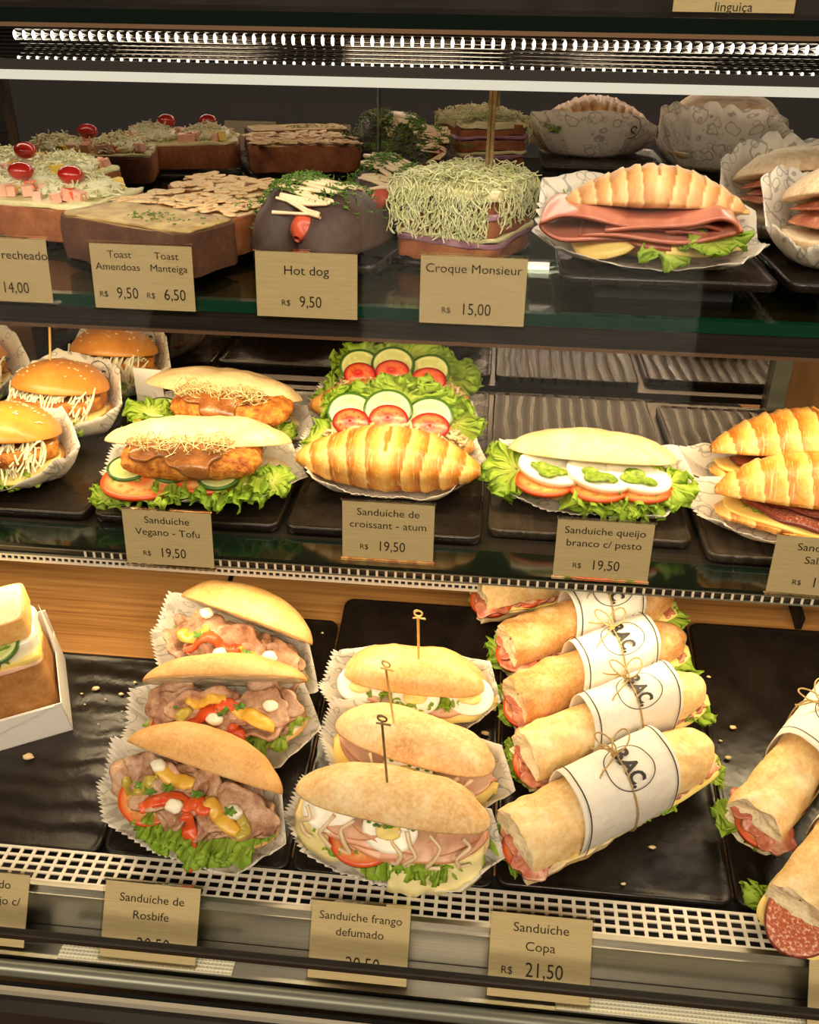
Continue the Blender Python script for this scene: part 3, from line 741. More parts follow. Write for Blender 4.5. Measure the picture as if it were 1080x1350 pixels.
def croissant_body(L, R, curve=.02, a0=0.0, a1=2 * math.pi, seed=1, nt=110, na=40, seg=4.6, zs=.85, tip=.62, amp=.06):
    """a crescent of rolled layers stepping down from the middle to the tips; a0..a1 cuts it lengthwise"""
    t = np.linspace(.012, .988, nt)[:, None]; full = abs(a1 - a0) > 6.2
    a = np.linspace(a0, a1, na, endpoint=not full)[None, :]
    e = np.abs(2 * t - 1) + .03 * np.sin(a * 2 + 1)
    fr = (e * seg) % 1.0
    step = 1 - fr
    r = R * np.sin(math.pi * t) ** tip * (1 + amp * (step - .4) + .02 * np.sin(a * 3))
    x = L / 2 * (2 * t - 1) + 0 * a
    yc = -curve * (2 * t - 1) ** 2
    P = np.stack([x, yc + r * np.cos(a), r * np.sin(a) * zs], -1)
    P += (fbm(P * [3.5, 1, 1], 50, seed, 3) * R * .035)[..., None] * np.stack([0 * r, np.cos(a) + 0 * t, np.sin(a) + 0 * t], -1)
    mk = np.clip(fr * .9, 0, 1) + 0 * a
    m = Msh(); F = gfaces(nt, na, cv=True)
    F.append(tuple(range(na - 1, -1, -1))); F.append(tuple((nt - 1) * na + j for j in range(na)))
    return m.add(P.reshape(-1, 3), F, mk.reshape(-1))

def surface_under(*ms):
    """height of the topmost of some meshes at (x, y)"""
    V, F, n = [], [], 0
    for m in ms:
        v, f, _, _ = m.arr(); V.extend(v.tolist()); F.extend([tuple(i + n for i in q) for q in f]); n += len(v)
    b = BVHTree.FromPolygons(V, F)
    def z(x, y, default):
        h = b.ray_cast(Vector((x, y, .5)), Vector((0, 0, -1)))[0]
        return h.z if h is not None else default
    return z
def draped_strip(z, path, w, lift, seed, th=.0024):
    """a soft flat strip lying over what is under it"""
    q = np.array(path, float); tt = np.linspace(0, len(q) - 1, 30)
    X = np.interp(tt, range(len(q)), q[:, 0]); Y = np.interp(tt, range(len(q)), q[:, 1])
    for _ in range(4):
        X[1:-1] = (X[:-2] + 2 * X[1:-1] + X[2:]) / 4; Y[1:-1] = (Y[:-2] + 2 * Y[1:-1] + Y[2:]) / 4
    dx, dy = np.gradient(X), np.gradient(Y); l = np.hypot(dx, dy); nx, ny = -dy / l, dx / l
    e = np.sin(np.linspace(.12, math.pi - .12, 30)) ** .4 * (1 + .2 * v1(tt, 1.1, seed))
    v = np.linspace(-1, 1, 7)
    P = np.zeros((30, 7, 3)); last = None
    zc = [z(x, y, None) for x, y in zip(X, Y)]
    known = [k for k in zc if k is not None] or [.03]
    for i in range(30):
        zc[i] = zc[i] if zc[i] is not None else (zc[i - 1] - .0012 if i and zc[i - 1] is not None else known[0])
    zc = np.array(zc)
    for _ in range(5): zc[1:-1] = np.maximum(zc[1:-1] * .6 + .4 * (zc[:-2] + 2 * zc[1:-1] + zc[2:]) / 4, zc[1:-1] - .002)
    for j, s in enumerate(v):
        P[:, j, 0] = X + nx * w * s * e; P[:, j, 1] = Y + ny * w * s * e; P[:, j, 2] = zc + lift - .0022 * s * s
    P[..., 2] += .0010 * vn(P, 120, seed)
    return sheet(P, th)

# ------------------------------------------------------------------ paper
HEXA = ((1.10, -.10), (.86, .80), (.30, 1.04), (-.50, 1.0), (-1.0, .62), (-1.08, -.20), (-.78, -.90), (-.1, -1.06), (.70, -.96))
def paper_liner(a, b, lift_back=.045, lift_front=.012, lift_side=.012, zig=(math.pi * .8, math.pi * 1.62), seed=1, flat=.60, back_lean=.35, nr=18, poly=HEXA, crumple=.45, **k_):
    """a sheet of paper cupped around a sandwich: flat underneath, standing up behind, straight cut edges, pinked from zig[0] to zig[1]"""
    nt = 360
    t = (np.arange(nt) / nt * 2 * math.pi)[:, None]; q = np.linspace(.02, 1, nr)[None, :]
    V = np.array(poly, float) + np.random.RandomState(seed).uniform(-.05, .05, (len(poly), 2))
    k = np.full((nt, 1), 9.0); d = np.concatenate([np.cos(t), np.sin(t)], 1)
    for i in range(len(V)):
        p, e = V[i], V[(i + 1) % len(V)] - V[i]
        den = d[:, 0] * e[1] - d[:, 1] * e[0]
        with np.errstate(all='ignore'):
            r = (p[0] * e[1] - p[1] * e[0]) / den; s_ = (p[0] * d[:, 1] - p[1] * d[:, 0]) / den
        ok = (r > 0) & (s_ >= -1e-6) & (s_ <= 1 + 1e-6)
        k[ok, 0] = np.minimum(k[ok, 0], r[ok])
    zg = ((t > zig[0]) & (t < zig[1])) * .050 * (2 * np.abs((np.arange(nt)[:, None] / 4.0) % 1 - .5) - .5)
    kk = k + zg * (q > .95)
    X = a * q * np.cos(t) * kk; Y = b * q * np.sin(t) * kk
    back = np.clip(Y / b, 0, 1) ** .8; front = np.clip(-Y / b, 0, 1); side = np.clip(np.abs(X / a) - .45, 0, 1) * 1.8
    g = np.clip((q - flat) / (1 - flat), 0, 1)
    lift = lift_back * back + lift_front * front + lift_side * side
    Z = lift * g ** 1.1
    Y = Y - np.clip(Y / b, 0, 1) * (1 - back_lean) * g * (b * (1 - flat)) * .9
    P = np.stack([X, Y, Z + .0004], -1)
    cr = np.abs(vn(P, 28, seed)) * .006 + np.abs(vn(P, 70, seed + 3)) * .003
    P[..., 2] += cr * crumple * q ** 2 + np.abs(vn(np.concatenate([np.cos(t) * 2, np.sin(t) * 2, 0 * t], 1)[:, None, :], 2.2, seed + 5)) * .010 * crumple * g
    return sheet(P, .0004, cu=True, mask=q + 0 * t, uv=np.stack([a * q * np.cos(t), b * q * np.sin(t) + lift * g, 0 * X + seed * .37], -1))

# ------------------------------------------------------------------ lettering
_TXT = {}
def text_mesh(s, size, bold=0.0, sx=1.0, fine=False):
    """lettering as flat vertices and faces, centred on (0, 0)"""
    key = (s, size, bold, sx, fine)
    if key in _TXT: return _TXT[key]
    cu = bpy.data.curves.new('lettering', 'FONT'); cu.body = s; cu.size = size; cu.align_x = 'CENTER'; cu.align_y = 'CENTER'
    cu.offset = bold; cu.resolution_u = 3; cu.space_line = 1.35
    o = bpy.data.objects.new('lettering', cu); COL.objects.link(o)
    me = bpy.data.meshes.new_from_object(o.evaluated_get(bpy.context.evaluated_depsgraph_get()))
    bpy.data.objects.remove(o); bpy.data.curves.remove(cu)
    if fine:
        bm = bmesh.new(); bm.from_mesh(me); bmesh.ops.triangulate(bm, faces=bm.faces[:])
        for _ in range(3):
            es = [e for e in bm.edges if e.calc_length() > size * .16]
            if not es: break
            bmesh.ops.subdivide_edges(bm, edges=es, cuts=1)
            bmesh.ops.triangulate(bm, faces=bm.faces[:])
        bm.to_mesh(me); bm.free()
    V = np.array([v.co[:] for v in me.vertices]) * [sx, 1, 1]; F = [tuple(p.vertices) for p in me.polygons]
    bpy.data.meshes.remove(me)
    _TXT[key] = (V, F); return V, F
def ring_flat(r, w, n=64):
    t = np.linspace(0, 2 * math.pi, n, endpoint=False)[:, None]; q = np.array([r - w / 2, r + w / 2])[None, :]
    P = np.stack([q * np.cos(t), q * np.sin(t), 0 * q + 0 * t], -1)
    return P.reshape(-1, 3), gfaces(n, 2, cu=True)
def emblem(fn, r=.017, size=.0155):
    """circle with the shop's three bold letters, laid on a surface by fn(u, v) -> point"""
    m = Msh(); V, F = text_mesh('BAC.', size, size * .035, .82, True)
    m.add(fn(V[:, 0], V[:, 1]), F)
    V, F = ring_flat(r, .0009); return m.add(fn(V[:, 0], V[:, 1]), F)

def price_tag(lines, price, pos, w, h, tilt, rz, label, prefix='R$', foot=.004):
    t = Thing('price_tag', label, 'price tag', 'price tags on clear holders')
    t.part('card', bx(-w / 2, w / 2, 0, .0005, 0, h), M['tag_card'], smooth=False)
    hd = Msh(); box(hd, -w / 2 - .001, w / 2 + .001, -.0016, -.0006, -.001, h + .001)
    box(hd, -w / 2 - .001, w / 2 + .001, -.0016, .0022, h + .0006, h + .0018); box(hd, -w / 2 - .001, w / 2 + .001, -.0016, foot, -.0022, -.001)
    t.part('holder', hd, M['acrylic'], smooth=False)
    ink = Msh()
    def put(s, size, x, z, sx=1.0):
        V, F = text_mesh(s, size, 0.0, sx); ink.add(np.stack([V[:, 0] + x, np.full(len(V), -.00035), V[:, 1] + z], -1), F)
    for (s, x, zf, size) in lines: put(s, size, x * w, zf * h, 1.08)
    for (s, x, zf) in price:
        put(prefix, h * .13, x * w - len(s) * h * .058 - h * .10, zf * h - h * .02); put(s, h * .25, x * w + h * .06, zf * h, .84)
    t.part('lettering', ink, M['ink'], smooth=False)
    t.map(lambda v: rotx(v, -tilt))
    return t.build(pos, rz, drop=False)

def tray(name, x0, x1, y0, y1, mat, label, deck=False, z=None, th=TRAY, r=.010, rim=.0012, rz=0.0, foot=None, group='black serving trays', lift=0.0):
    w, d = x1 - x0, y1 - y0; cx, cy = (x0 + x1) / 2, (y0 + y1) / 2
    def rr(ins, zz, n=6):
        pts = []
        for sx, sy, a0 in ((1, 1, 0), (-1, 1, 90), (-1, -1, 180), (1, -1, 270)):
            for k in range(n + 1):
                a = math.radians(a0 + 90 * k / n)
                pts.append((sx * (w / 2 - r) + (r - ins) * math.cos(a), sy * (d / 2 - r) + (r - ins) * math.sin(a), zz))
        return pts
    rings = [rr(.003, 0), rr(.0005, .001), rr(0, th - .0015), rr(.0006, th), rr(.0018, th + rim * .4), rr(.004, th - .0003), rr(.006, th - .0008), rr(.0085, th - .0008)]
    n = len(rings[0]); m = Msh(); V = np.array(rings)
    F = gfaces(len(rings), n, cv=True, flip=True)
    F.append(tuple(range(n - 1, -1, -1))); F.append(tuple((len(rings) - 1) * n + j for j in range(n)))
    m.add(V.reshape(-1, 3), F)
    t = Thing(name, label, 'tray', group)
    t.part('plate', m, M[mat])
    if foot: t.part('foot', bx(-w / 2 + foot[0], w / 2 - foot[0], -d / 2 + foot[0] * .6, d / 2 - foot[0], -foot[1], .0005), M['black_gap'], smooth=False)
    loc = (cx, cy, z) if not deck else (cx, cy, DK_Z + DK_S * (cy - DK_Y) - .0122 + lift)
    return t.build(loc, rz, DECK_TILT if deck else 0.0, drop=not foot)
# ------------------------------------------------------------------ trays
tray('serving_tray', -.560, -.348, .668, .99, 'black_ceramic', 'black tray under the sesame burgers on the middle shelf', z=MID_Z)
tray('serving_tray', -.343, -.176, .668, .985, 'black_ceramic', 'black tray under the two breaded tofu sandwiches', z=MID_Z)
tray('serving_tray', -.170, .001, .668, 1.005, 'black_ceramic', 'black tray under the two tuna croissants', z=MID_Z)
tray('serving_tray', .006, .181, .684, 1.005, 'wavy_slate', 'black rippled tray under the white cheese sandwich', z=MID_Z)
tray('serving_tray', .190, .375, .665, .990, 'wavy_slate', 'black rippled tray under the two salami croissants', z=MID_Z)
tray('deck_tray', -.560, -.2895, .474, .672, 'rippled_ceramic', 'black rippled tray at the left of the deck beside the white paper box', deck=True)
tray('deck_tray', -.2875, -.1352, .474, .735, 'black_ceramic', 'black tray under the three roast beef sandwiches', deck=True)
tray('deck_tray', -.1335, .0262, .474, .766, 'black_ceramic', 'black tray under the three smoked chicken rolls with picks', deck=True)
tray('deck_tray', .0280, .2098, .478, .765, 'black_ceramic', 'black tray under the five paper banded baguettes', deck=True)
tray('deck_tray', .2115, .400, .478, .765, 'black_ceramic', 'black tray under the banded salami baguettes at the right edge', deck=True)
tray('footed_tray', .048, .207, .682, .86, 'black_ceramic', 'black footed tray under the smoked ham croissant', z=TOP_Z + .012, th=.007, foot=(.028, .012))
tray('footed_tray', .215, .400, .685, .87, 'black_ceramic', 'black footed tray under the wrapped sandwiches at the right edge', z=TOP_Z + .012, th=.007, foot=(.028, .012))

# ------------------------------------------------------------------ price tags
def low(px, py, Y): return on_y(px, py, Y)
def tagp(Y, px, py): return tuple(on_y(px, py, Y))
HT = math.radians(6)
price_tag([('Toast', -.21, .84, .0073), ('Amendoas', -.235, .65, .0073), ('Toast', .25, .84, .0073), ('Manteiga', .265, .65, .0073)], [('9,50', -.20, .24), ('6,50', .27, .24)],
          tagp(.643, 192, 408), .0765, .0465, HT, 0, 'price tag reading Toast Amendoas and Toast Manteiga', prefix='R$')
price_tag([('recheado', .27, .74, .0088)], [('14,00', .10, .22)], tagp(.643, 6, 397), .0765, .0460, HT, 0, 'price tag reading recheado 14,00, cut off by the left edge on the top shelf')
price_tag([('Hot dog', 0, .72, .0092)], [('9,50', 0, .24)], tagp(.643, 405, 419), .0745, .0465, HT, 0, 'price tag reading Hot dog 9,50')
price_tag([('Croque Monsieur', 0, .82, .0088)], [('15,00', 0, .22)], tagp(.643, 621, 428), .0755, .0475, HT, 0, 'price tag reading Croque Monsieur 15,00')
price_tag([('Sanduíche', 0, .82, .0088), ('Vegano - Tofu', 0, .60, .0088)], [('19,50', 0, .22)], tagp(.618, 225, 745), .0745, .0490, HT, 0, 'price tag reading Sanduíche Vegano Tofu 19,50')
price_tag([('Sanduíche de', 0, .82, .0088), ('croissant - atum', 0, .60, .0088)], [('19,50', 0, .22)], tagp(.618, 511, 737), .0735, .0490, HT, 0, 'price tag reading Sanduíche de croissant atum 19,50')
price_tag([('Sanduíche queijo', 0, .82, .0086), ('branco c/ pesto', 0, .60, .0086)], [('19,50', 0, .22)], tagp(.618, 791, 762), .0745, .0490, HT, 0, 'price tag reading Sanduíche queijo branco c/ pesto 19,50')
price_tag([('Sanduíche', -.02, .82, .0088), ('Salame', 0, .60, .0088)], [('19,50', .05, .22)], tagp(.618, 1074, 785), .0735, .0490, HT, math.radians(-3), 'price tag reading Sanduíche Salame, cut off by the right edge')
BT = math.radians(33)
def btag(px, py): return (on_y(px, py, .409)[0], .4095, .8182)
price_tag([('Sanduíche de', 0, .80, .0088), ('Rosbife', 0, .58, .0088)], [('20,50', 0, .20)], btag(194, 1268), .0735, .0560, BT, 0, 'price tag reading Sanduíche de Rosbife 20,50')
price_tag([('Sanduíche frango', 0, .82, .0084), ('defumado', 0, .62, .0084)], [('20,50', 0, .22)], btag(470, 1293), .0735, .0560, BT, 0, 'price tag reading Sanduíche frango defumado 20,50')
price_tag([('Sanduíche', 0, .84, .0094), ('Copa', 0, .62, .0094)], [('21,50', 0, .34)], btag(708, 1325), .0735, .0600, BT, 0, 'price tag reading Sanduíche Copa 21,50')
price_tag([('defumado', .05, .84, .0088), ('queijo c/', .20, .62, .0088)], [], btag(-32, 1240), .0735, .0540, BT, 0, 'price tag ending in c/ at the lower left edge of the case')
price_tag([('Sanduíche', 0, .80, .0088)], [], btag(1140, 1352), .0735, .0580, BT, 0, 'price tag on the bottom ledge at the right edge beside the end of the grille')
price_tag([('Sanduíche de', 0, .40, .0078), ('linguiça', 0, .10, .0078)], [], (on_y(965, 24, .70)[0], .70, 1.4452), .078, .030, HT, 0, 'price tag reading Sanduíche de linguiça on the counter top')
# ------------------------------------------------------------------ sandwich builders
def R_(d): return math.radians(d)
def bun_pair(t, L, D, hb, ht, ang, fb, mat, seed=1, se=2.3, taper=0.0, amp=.0012, dome=2.4, ridge=0.0, lb=1.0, names=('bottom_bun', 'top_bun'), mat2=None):
    f = Fan(L, D, hb, ang, fb, se, taper)
    t.part(names[0], half_bun(L * lb, D * lb, hb, True, se, 3.0, .5, amp, seed, taper=taper).map(lambda v: v + [0, 0, hb]), M[mat2 or mat])
    top = half_bun(L, D, ht, False, se, dome, .55, amp, seed + 3, taper=taper, ridge=ridge)
    t.part(names[1], f.top(top), M[mat])
    return f
def dress(t, a, b, off=(0, 0), mat='paper_print', logo=None, **k):
    """rest the sandwich on its own sheet of paper"""
    zmin = min(min(v[:, 2].min() for v in p[1].V) for p in t.parts)
    t.map(lambda v: v - [0, 0, zmin - .0026])
    m = paper_liner(a, b, **k); sh = lambda v: v + [off[0], off[1], .0]
    i = t.part('paper_liner', m.map(sh), M[mat], label='white paper liner')
    if logo: t.part('printed_emblem', logo(m).map(sh), M['ink_soft'], under=i)
    return t
def pick(t, base, ln, lean=(0.0, 0.0), r=.0010, mat='bamboo', double=False):
    b = np.asarray(base, float); e = b + [lean[0] * ln, lean[1] * ln, ln]
    m = Msh(); tube([b - [0, 0, .02], e], r, 6, m)
    a = np.linspace(0, 2 * math.pi * 1.15, 22); rr = .0042
    tube([e + [rr * math.cos(x + 1.2) * .8, .0015 * math.sin(x * .5), .0035 + rr * math.sin(x + 1.2)] for x in a], r * .75, 5, m)
    tube([e + [-.004, .0, -.002], e + [.0, -.0018, .001], e + [.006, .001, -.003]], r * .8, 5, m)
    if double: tube([b + [.004, 0, -.02], e + [.003, 0, .0]], r, 6, m)
    t.part('bamboo_pick', m, M[mat])

def put(t, p, rz, tilt, lift=.0004): return t.build(tuple(p), R_(rz), tilt, lift=lift)

# ---------------------------------------------------------------- middle shelf
ZM = MID_Z + TRAY
def tofu(label, seed, cut_x, cab=True):
    t = Thing('tofu_sandwich', label, 'sandwich', 'breaded tofu sandwiches')
    f = bun_pair(t, .168, .082, .016, .022, R_(17), .014, 'bread_floury', seed, se=2.6, taper=.35, lb=.96)
    t.part('lettuce', lettuce(f, -.083, .082, .02, .5, 1.20, .008, seed, droop=.012), M['lettuce'])
    lf = leaf_patch((-.070, -.044, .008), .022, .015, seed, .006, rxt=R_(20), rz=R_(10)); lf.join(leaf_patch((.070, -.030, .020), .020, .017, seed + 3, .006, rxt=R_(30), rz=R_(-15)))
    if cut_x > 0: lf.join(leaf_patch((-.062, -.036, .026), .026, .014, seed + 5, .006, rxt=R_(45)))
    t.part('lettuce', lf, M['lettuce'])
    def tz(X, Y): return -.0018 * (X / .03) ** 2 + .001 * np.sin(Y * 90)
    for k, (x, y, z, r) in enumerate(((-.046, -.038, .0215, .034), (.012, -.032, .0215, .027))):
        t.part('tomato_slice', disc(r, r * .72, tz, .0042, 8, 44).map(lambda v, x=x, y=y, z=z: rotx(v, R_(14)) + [x, y, z]), M['tomato'])
    for k, (x, y, z) in enumerate(((-.058, -.026, .0275), (.024, -.036, .0260), (-.02, -.026, .027))):
        t.part('cucumber_slice', disc(.019, .017, None, .0030, 7, 36).map(lambda v, x=x, y=y, z=z: rotx(v, R_(16)) + [x, y, z]), M['cucumber'])
    def cutlet(c, rx, ry, rz_, sd):  # breaded, blocky
        a = np.linspace(0, 2 * math.pi, 90, endpoint=False)[:, None]; b = np.linspace(.05, math.pi - .05, 34)[None, :]
        D_ = np.stack([np.sign(np.cos(a)) * np.abs(np.cos(a)) ** .6 * np.sin(b) ** .6, np.sign(np.sin(a)) * np.abs(np.sin(a)) ** .6 * np.sin(b) ** .6, np.cos(b) + 0 * a], -1)
        P = D_ * [rx, ry, rz_]; P = P + D_ * ((fbm(P, 160, sd, 3) * .0013 + fbm(P, 40, sd + 3, 2) * .0014)[..., None])
        m = Msh(); F = gfaces(90, 34, cu=True); F.append(tuple(i * 34 for i in range(89, -1, -1))); F.append(tuple(i * 34 + 33 for i in range(90)))
        return m.add((rotx(P, R_(6)) + np.asarray(c)).reshape(-1, 3), F)
    t.part('breaded_tofu', cutlet((cut_x, -.023, .0400), .062, .030, .0150, seed + 5), M['fried_crumb'])
    a = np.linspace(0, 2 * math.pi, 80, endpoint=False)[:, None]; q = np.linspace(.03, 1, 14)[None, :]
    k = 1 + .20 * np.sin(3 * a + seed) + .14 * np.sin(5 * a + 2) + .10 * np.sin(9 * a)
    X = cut_x - .004 + .040 * q * np.cos(a) * k; Y = -.034 + .027 * q * np.sin(a) * k
    Z = .0552 + .003 * (1 - q ** 2) - .0006 - .85 * np.maximum(0, -.043 - Y) - .10 * np.maximum(0, Y + .02) + .0014 * vn(np.stack([X, Y, 0 * X], -1), 120, seed)
    Y = np.maximum(Y, -.0560 - .05 * (Z - .04))
    t.part('brown_sauce', sheet(np.stack([X, Y, Z], -1), .0024, cu=True), M['brown_sauce'])
    def sp(R): return (cut_x - .006 + R.uniform(-.040, .042), R.uniform(-.044, -.030), .0570 + R.uniform(-.002, .003)), (R.gauss(0, 1), R.gauss(0, .6), R.gauss(0, .25))
    t.part('sprouts', shreds(190, sp, .019, .00050, seed, 1.1, 3, 6), M['sprout'], kind='stuff')
    return t
put(dress(tofu('floury tofu sandwich in front, above the Vegano Tofu tag, with tomato and breaded tofu', 11, .0), .088, .052, (.003, .004), 'paper_faint', lift_back=.028, lift_side=.010, seed=2), on_z(268, 643, ZM), 5, 0)
put(dress(tofu('floury tofu sandwich behind, with sprouts and browned tofu, next to the burgers', 31, .022), .092, .050, (0, .004), 'paper_faint', lift_back=.022, seed=5), on_z(299, 577, ZM), -10, 0)

def tuna(label, seed):
    t = Thing('tuna_croissant', label, 'sandwich', 'tuna croissants')
    t.part('croissant_front', croissant_body(.172, .036, .014, seed=seed, seg=5.0, zs=.80).map(lambda v: v + [0, -.012, .029]), M['croissant'])
    t.part('croissant_back', croissant_body(.150, .026, .006, seed=seed + 2, seg=5.0, zs=.9).map(lambda v: v + [0, .036, .026]), M['croissant'])
    def tn(R):
        x = R.uniform(-.062, .066); return (x, .012 + R.uniform(-.012, .012), .050 - 3.2 * x * x + R.uniform(-.004, .005)), (R.gauss(0, 1), R.gauss(0, .6), R.gauss(0, .5))
    t.part('tuna_salad', shreds(230, tn, .012, .0016, seed, .4, 5, 4), M['tuna_salad'], kind='stuff')
    for k, (x, z, a) in enumerate(((-.043, .055, 10), (-.008, .061, 2), (.030, .056, -10))):
        t.part('cucumber_slice', disc(.0235, .0195, None, .0028, 9, 44).map(lambda v, x=x, z=z, a=a, k=k: rotz(roty(rotx(v, R_(50)), R_(a)), R_(-8 + 6 * k)) + [x, .024, z]), M['cucumber'])
        c = disc(.0178, .0125, lambda X, Y: .004 * (1 - (X / .0178) ** 2 - (Y / .0125) ** 2), .0035, 8, 36)
        t.part('cherry_tomato_half', c.map(lambda v, x=x, z=z, k=k: rotz(rotx(v, R_(50)), R_(-12 + 9 * k)) + [x + .003, .0095, z - .0030]), M['cherry_tomato'])
    def up(cx, cz, rx, rz_, sd, tilt=78, y=.034):
        return leaf_patch((cx, y, cz), rx, rz_, sd, .0075, rxt=R_(tilt))
    lf = up(0, .058, .060, .022, seed, 80, .046); lf.join(up(-.048, .048, .030, .020, seed + 3, 75, .044)); lf.join(up(.052, .044, .028, .019, seed + 5, 75, .044)); lf.join(up(.004, .064, .042, .016, seed + 7, 68, .050))
    t.part('lettuce', lf, M['lettuce'])
    t.part('lettuce', leaf_patch((-.074, .010, .030), .013, .020, seed + 9, .005, rxt=R_(55), rz=R_(-15)), M['lettuce'])
    return t
put(dress(tuna('golden tuna croissant in front, above the croissant atum tag', 41), .086, .056, (0, .008), 'paper_faint', lift_back=.018, lift_side=.022, seed=7), on_z(517, 640, ZM), -3, 0)
put(dress(tuna('golden tuna croissant behind the other, its lettuce and cucumber showing above it', 57), .084, .050, (0, .006), 'paper_faint', lift_back=.018, lift_side=.020, seed=9), on_z(521, 569, ZM), -6, 0)

t = Thing('cheese_sandwich', 'sandwich with white cheese, pesto, tomato and frilly lettuce on the rippled tray', 'sandwich')
f = bun_pair(t, .150, .076, .020, .022, R_(14), .010, 'bread_floury', 71, se=2.4, lb=1.0)
for k, (x, y) in enumerate(((-.040, -.036), (.006, -.038), (.044, -.032))):
    t.part('tomato_slice', disc(.026, .020, None, .0042, 8, 40).map(lambda v, x=x, y=y: rotx(v, R_(12)) + [x, y, .0255 + .0002 * k]), M['tomato'])
for k, (x, y, z, a) in enumerate(((-.036, -.030, .0335, -6), (.006, -.034, .0340, -8), (.040, -.028, .0330, -12))):
    t.part('mozzarella_slice', disc(.029, .019, lambda X, Y: -.0014 * (Y / .02) ** 2, .0066, 8, 40).map(lambda v, x=x, y=y, z=z, a=a: rotz(rotx(roty(v, R_(9)), R_(12)), R_(a)) + [x, y, z + .002]), M['mozzarella'])
    t.part('pesto', disc(.0145, .0075, lambda X, Y: .0018 * fbm(np.stack([X, Y, 0 * X], -1), 150, k + 3), .0026, 8, 30, lambda q: 1 + .25 * np.sin(3 * q + k)).map(lambda v, x=x, y=y, z=z, a=a: rotz(rotx(roty(v, R_(9)), R_(14)), R_(a)) + [x - .002, y - .009, z + .0048]), M['pesto'])
t.part('lettuce', lettuce(f, -.028, .074, .03, .55, 1.28, .0095, 73, droop=.018), M['lettuce'])
lf = leaf_patch((-.066, -.016, .026), .030, .028, 3, .008, rxt=R_(28), rz=R_(20)); lf.join(leaf_patch((.062, -.026, .030), .026, .022, 8, .008, rxt=R_(35)))
lf.join(leaf_patch((.030, -.046, .018), .030, .014, 11, .007, rxt=R_(40)))
t.part('lettuce', lf, M['lettuce'])
put(dress(t, .092, .056, (.002, .004), lift_back=.034, lift_side=.012, lift_front=.008, seed=12), on_z(774, 655, ZM), -4, 0)

def salami_croissant(label, seed, open_=20, cheese_low=True):
    t = Thing('salami_croissant', label, 'sandwich', 'salami croissants')
    L, D = .185, .078
    f = Fan(L, D, .016, R_(open_), .001, 1.8)
    t.part('bottom_half', croissant_body(L * .97, D / 2, .010, math.pi, 2 * math.pi, seed, zs=.42, tip=.55, amp=.03).map(lambda v: v + [0, 0, .0165]), M['croissant'])
    t.part('top_half', f.top(croissant_body(L, D / 2, .010, 0, math.pi, seed + 1, zs=1.12, tip=.60, seg=5.0)), M['croissant'])
    t.part('cheese_slice', fan_slice(f, -.080, .080, .12, .2, 1.03, .0012, .06, .0030, seed, droop=.05, round_=.35), M['cheese_yellow'])
    t.part('lettuce', lettuce(f, -.068, .07, .05, .4, .98, .003, seed + 4, droop=.004), M['lettuce'])
    for k, (a, b, h, s1) in enumerate(((-.066, .045, .45, 1.0), (-.02, .082, .55, 1.02), (-.05, .06, .75, .96))):
        t.part('salami_slice', fan_slice(f, a, b, h, .3, s1, .0016, .035, .0022, seed + k, droop=.16, round_=.6), M['salami'])
    return t
put(dress(salami_croissant('salami croissant nearest the Salame tag, with pale cheese hanging out', 81, 16), .104, .048, (-.002, .002), lift_back=.024, lift_side=.010, seed=15), on_z(1074, 704, ZM), -6, 0)
put(dress(salami_croissant('salami croissant behind the other one, browned, with a thick slice of salami showing', 91, 20), .106, .046, (-.002, .002), lift_back=.022, lift_side=.010, seed=17), on_z(1052, 644, ZM), 2, 0)

def burger(label, seed, ang=12):
    t = Thing('sesame_burger', label, 'burger', 'sesame burgers in paper')
    D = .098
    f = bun_pair(t, D, D * .92, .016, .027, R_(ang), .015, 'bun_golden', seed, se=2.05, amp=.0007, dome=2.2)
    t.part('lettuce', lettuce(f, -.048, .050, .02, .6, 1.16, .007, seed + 1, droop=.012), M['lettuce'])
    t.part('cheese_slice', fan_slice(f, -.046, .050, .14, .2, 1.10, .0015, .05, .0026, seed, droop=.09, round_=.15), M['cheese_yellow'])
    P = disc(.047, .043, lambda X, Y: .0012 * fbm(np.stack([X, Y, 0 * X], -1), 90, seed), .0125, 10, 70, lambda q: 1 + .03 * np.sin(11 * q) + .03 * np.sin(5 * q + seed))
    t.part('breaded_patty', P.map(lambda v: rotx(v, R_(-ang * .45)) + [0, -.006, .0300]), M['fried_crumb'])
    def cb(R):
        x = R.uniform(-.046, .046); return (x, -f.hd(x) * R.uniform(.84, 1.0), .0385 + R.uniform(-.004, .005)), (R.gauss(0, .5), -1.0, R.gauss(-.5, .4))
    t.part('shredded_cabbage', shreds(130, cb, .022, .0011, seed, .5, 4, 5, down=.5), M['shredded_cabbage'], kind='stuff')
    sm = Msh(); R = rnd(seed)
    for k in range(60):
        a = R.uniform(0, 6.28); q = math.sqrt(R.uniform(0, .8)); x, y = D / 2 * q * math.cos(a), D * .46 * q * math.sin(a)
        z = .027 * max(0, 1 - q ** 2.2) ** .55 + .0006
        blob((x, y, z), .0016, .0010, .0006, k, .05, 7, 5, sm)
    t.part('sesame_seeds', f.top(sm), M['sesame'], kind='stuff')
    pick(t, (-.012, .0, .062), .055, (.22, .05), .0012)
    return t
def logo_on(fn, r=.019, size=.017):
    return lambda m: emblem(fn, r, size)
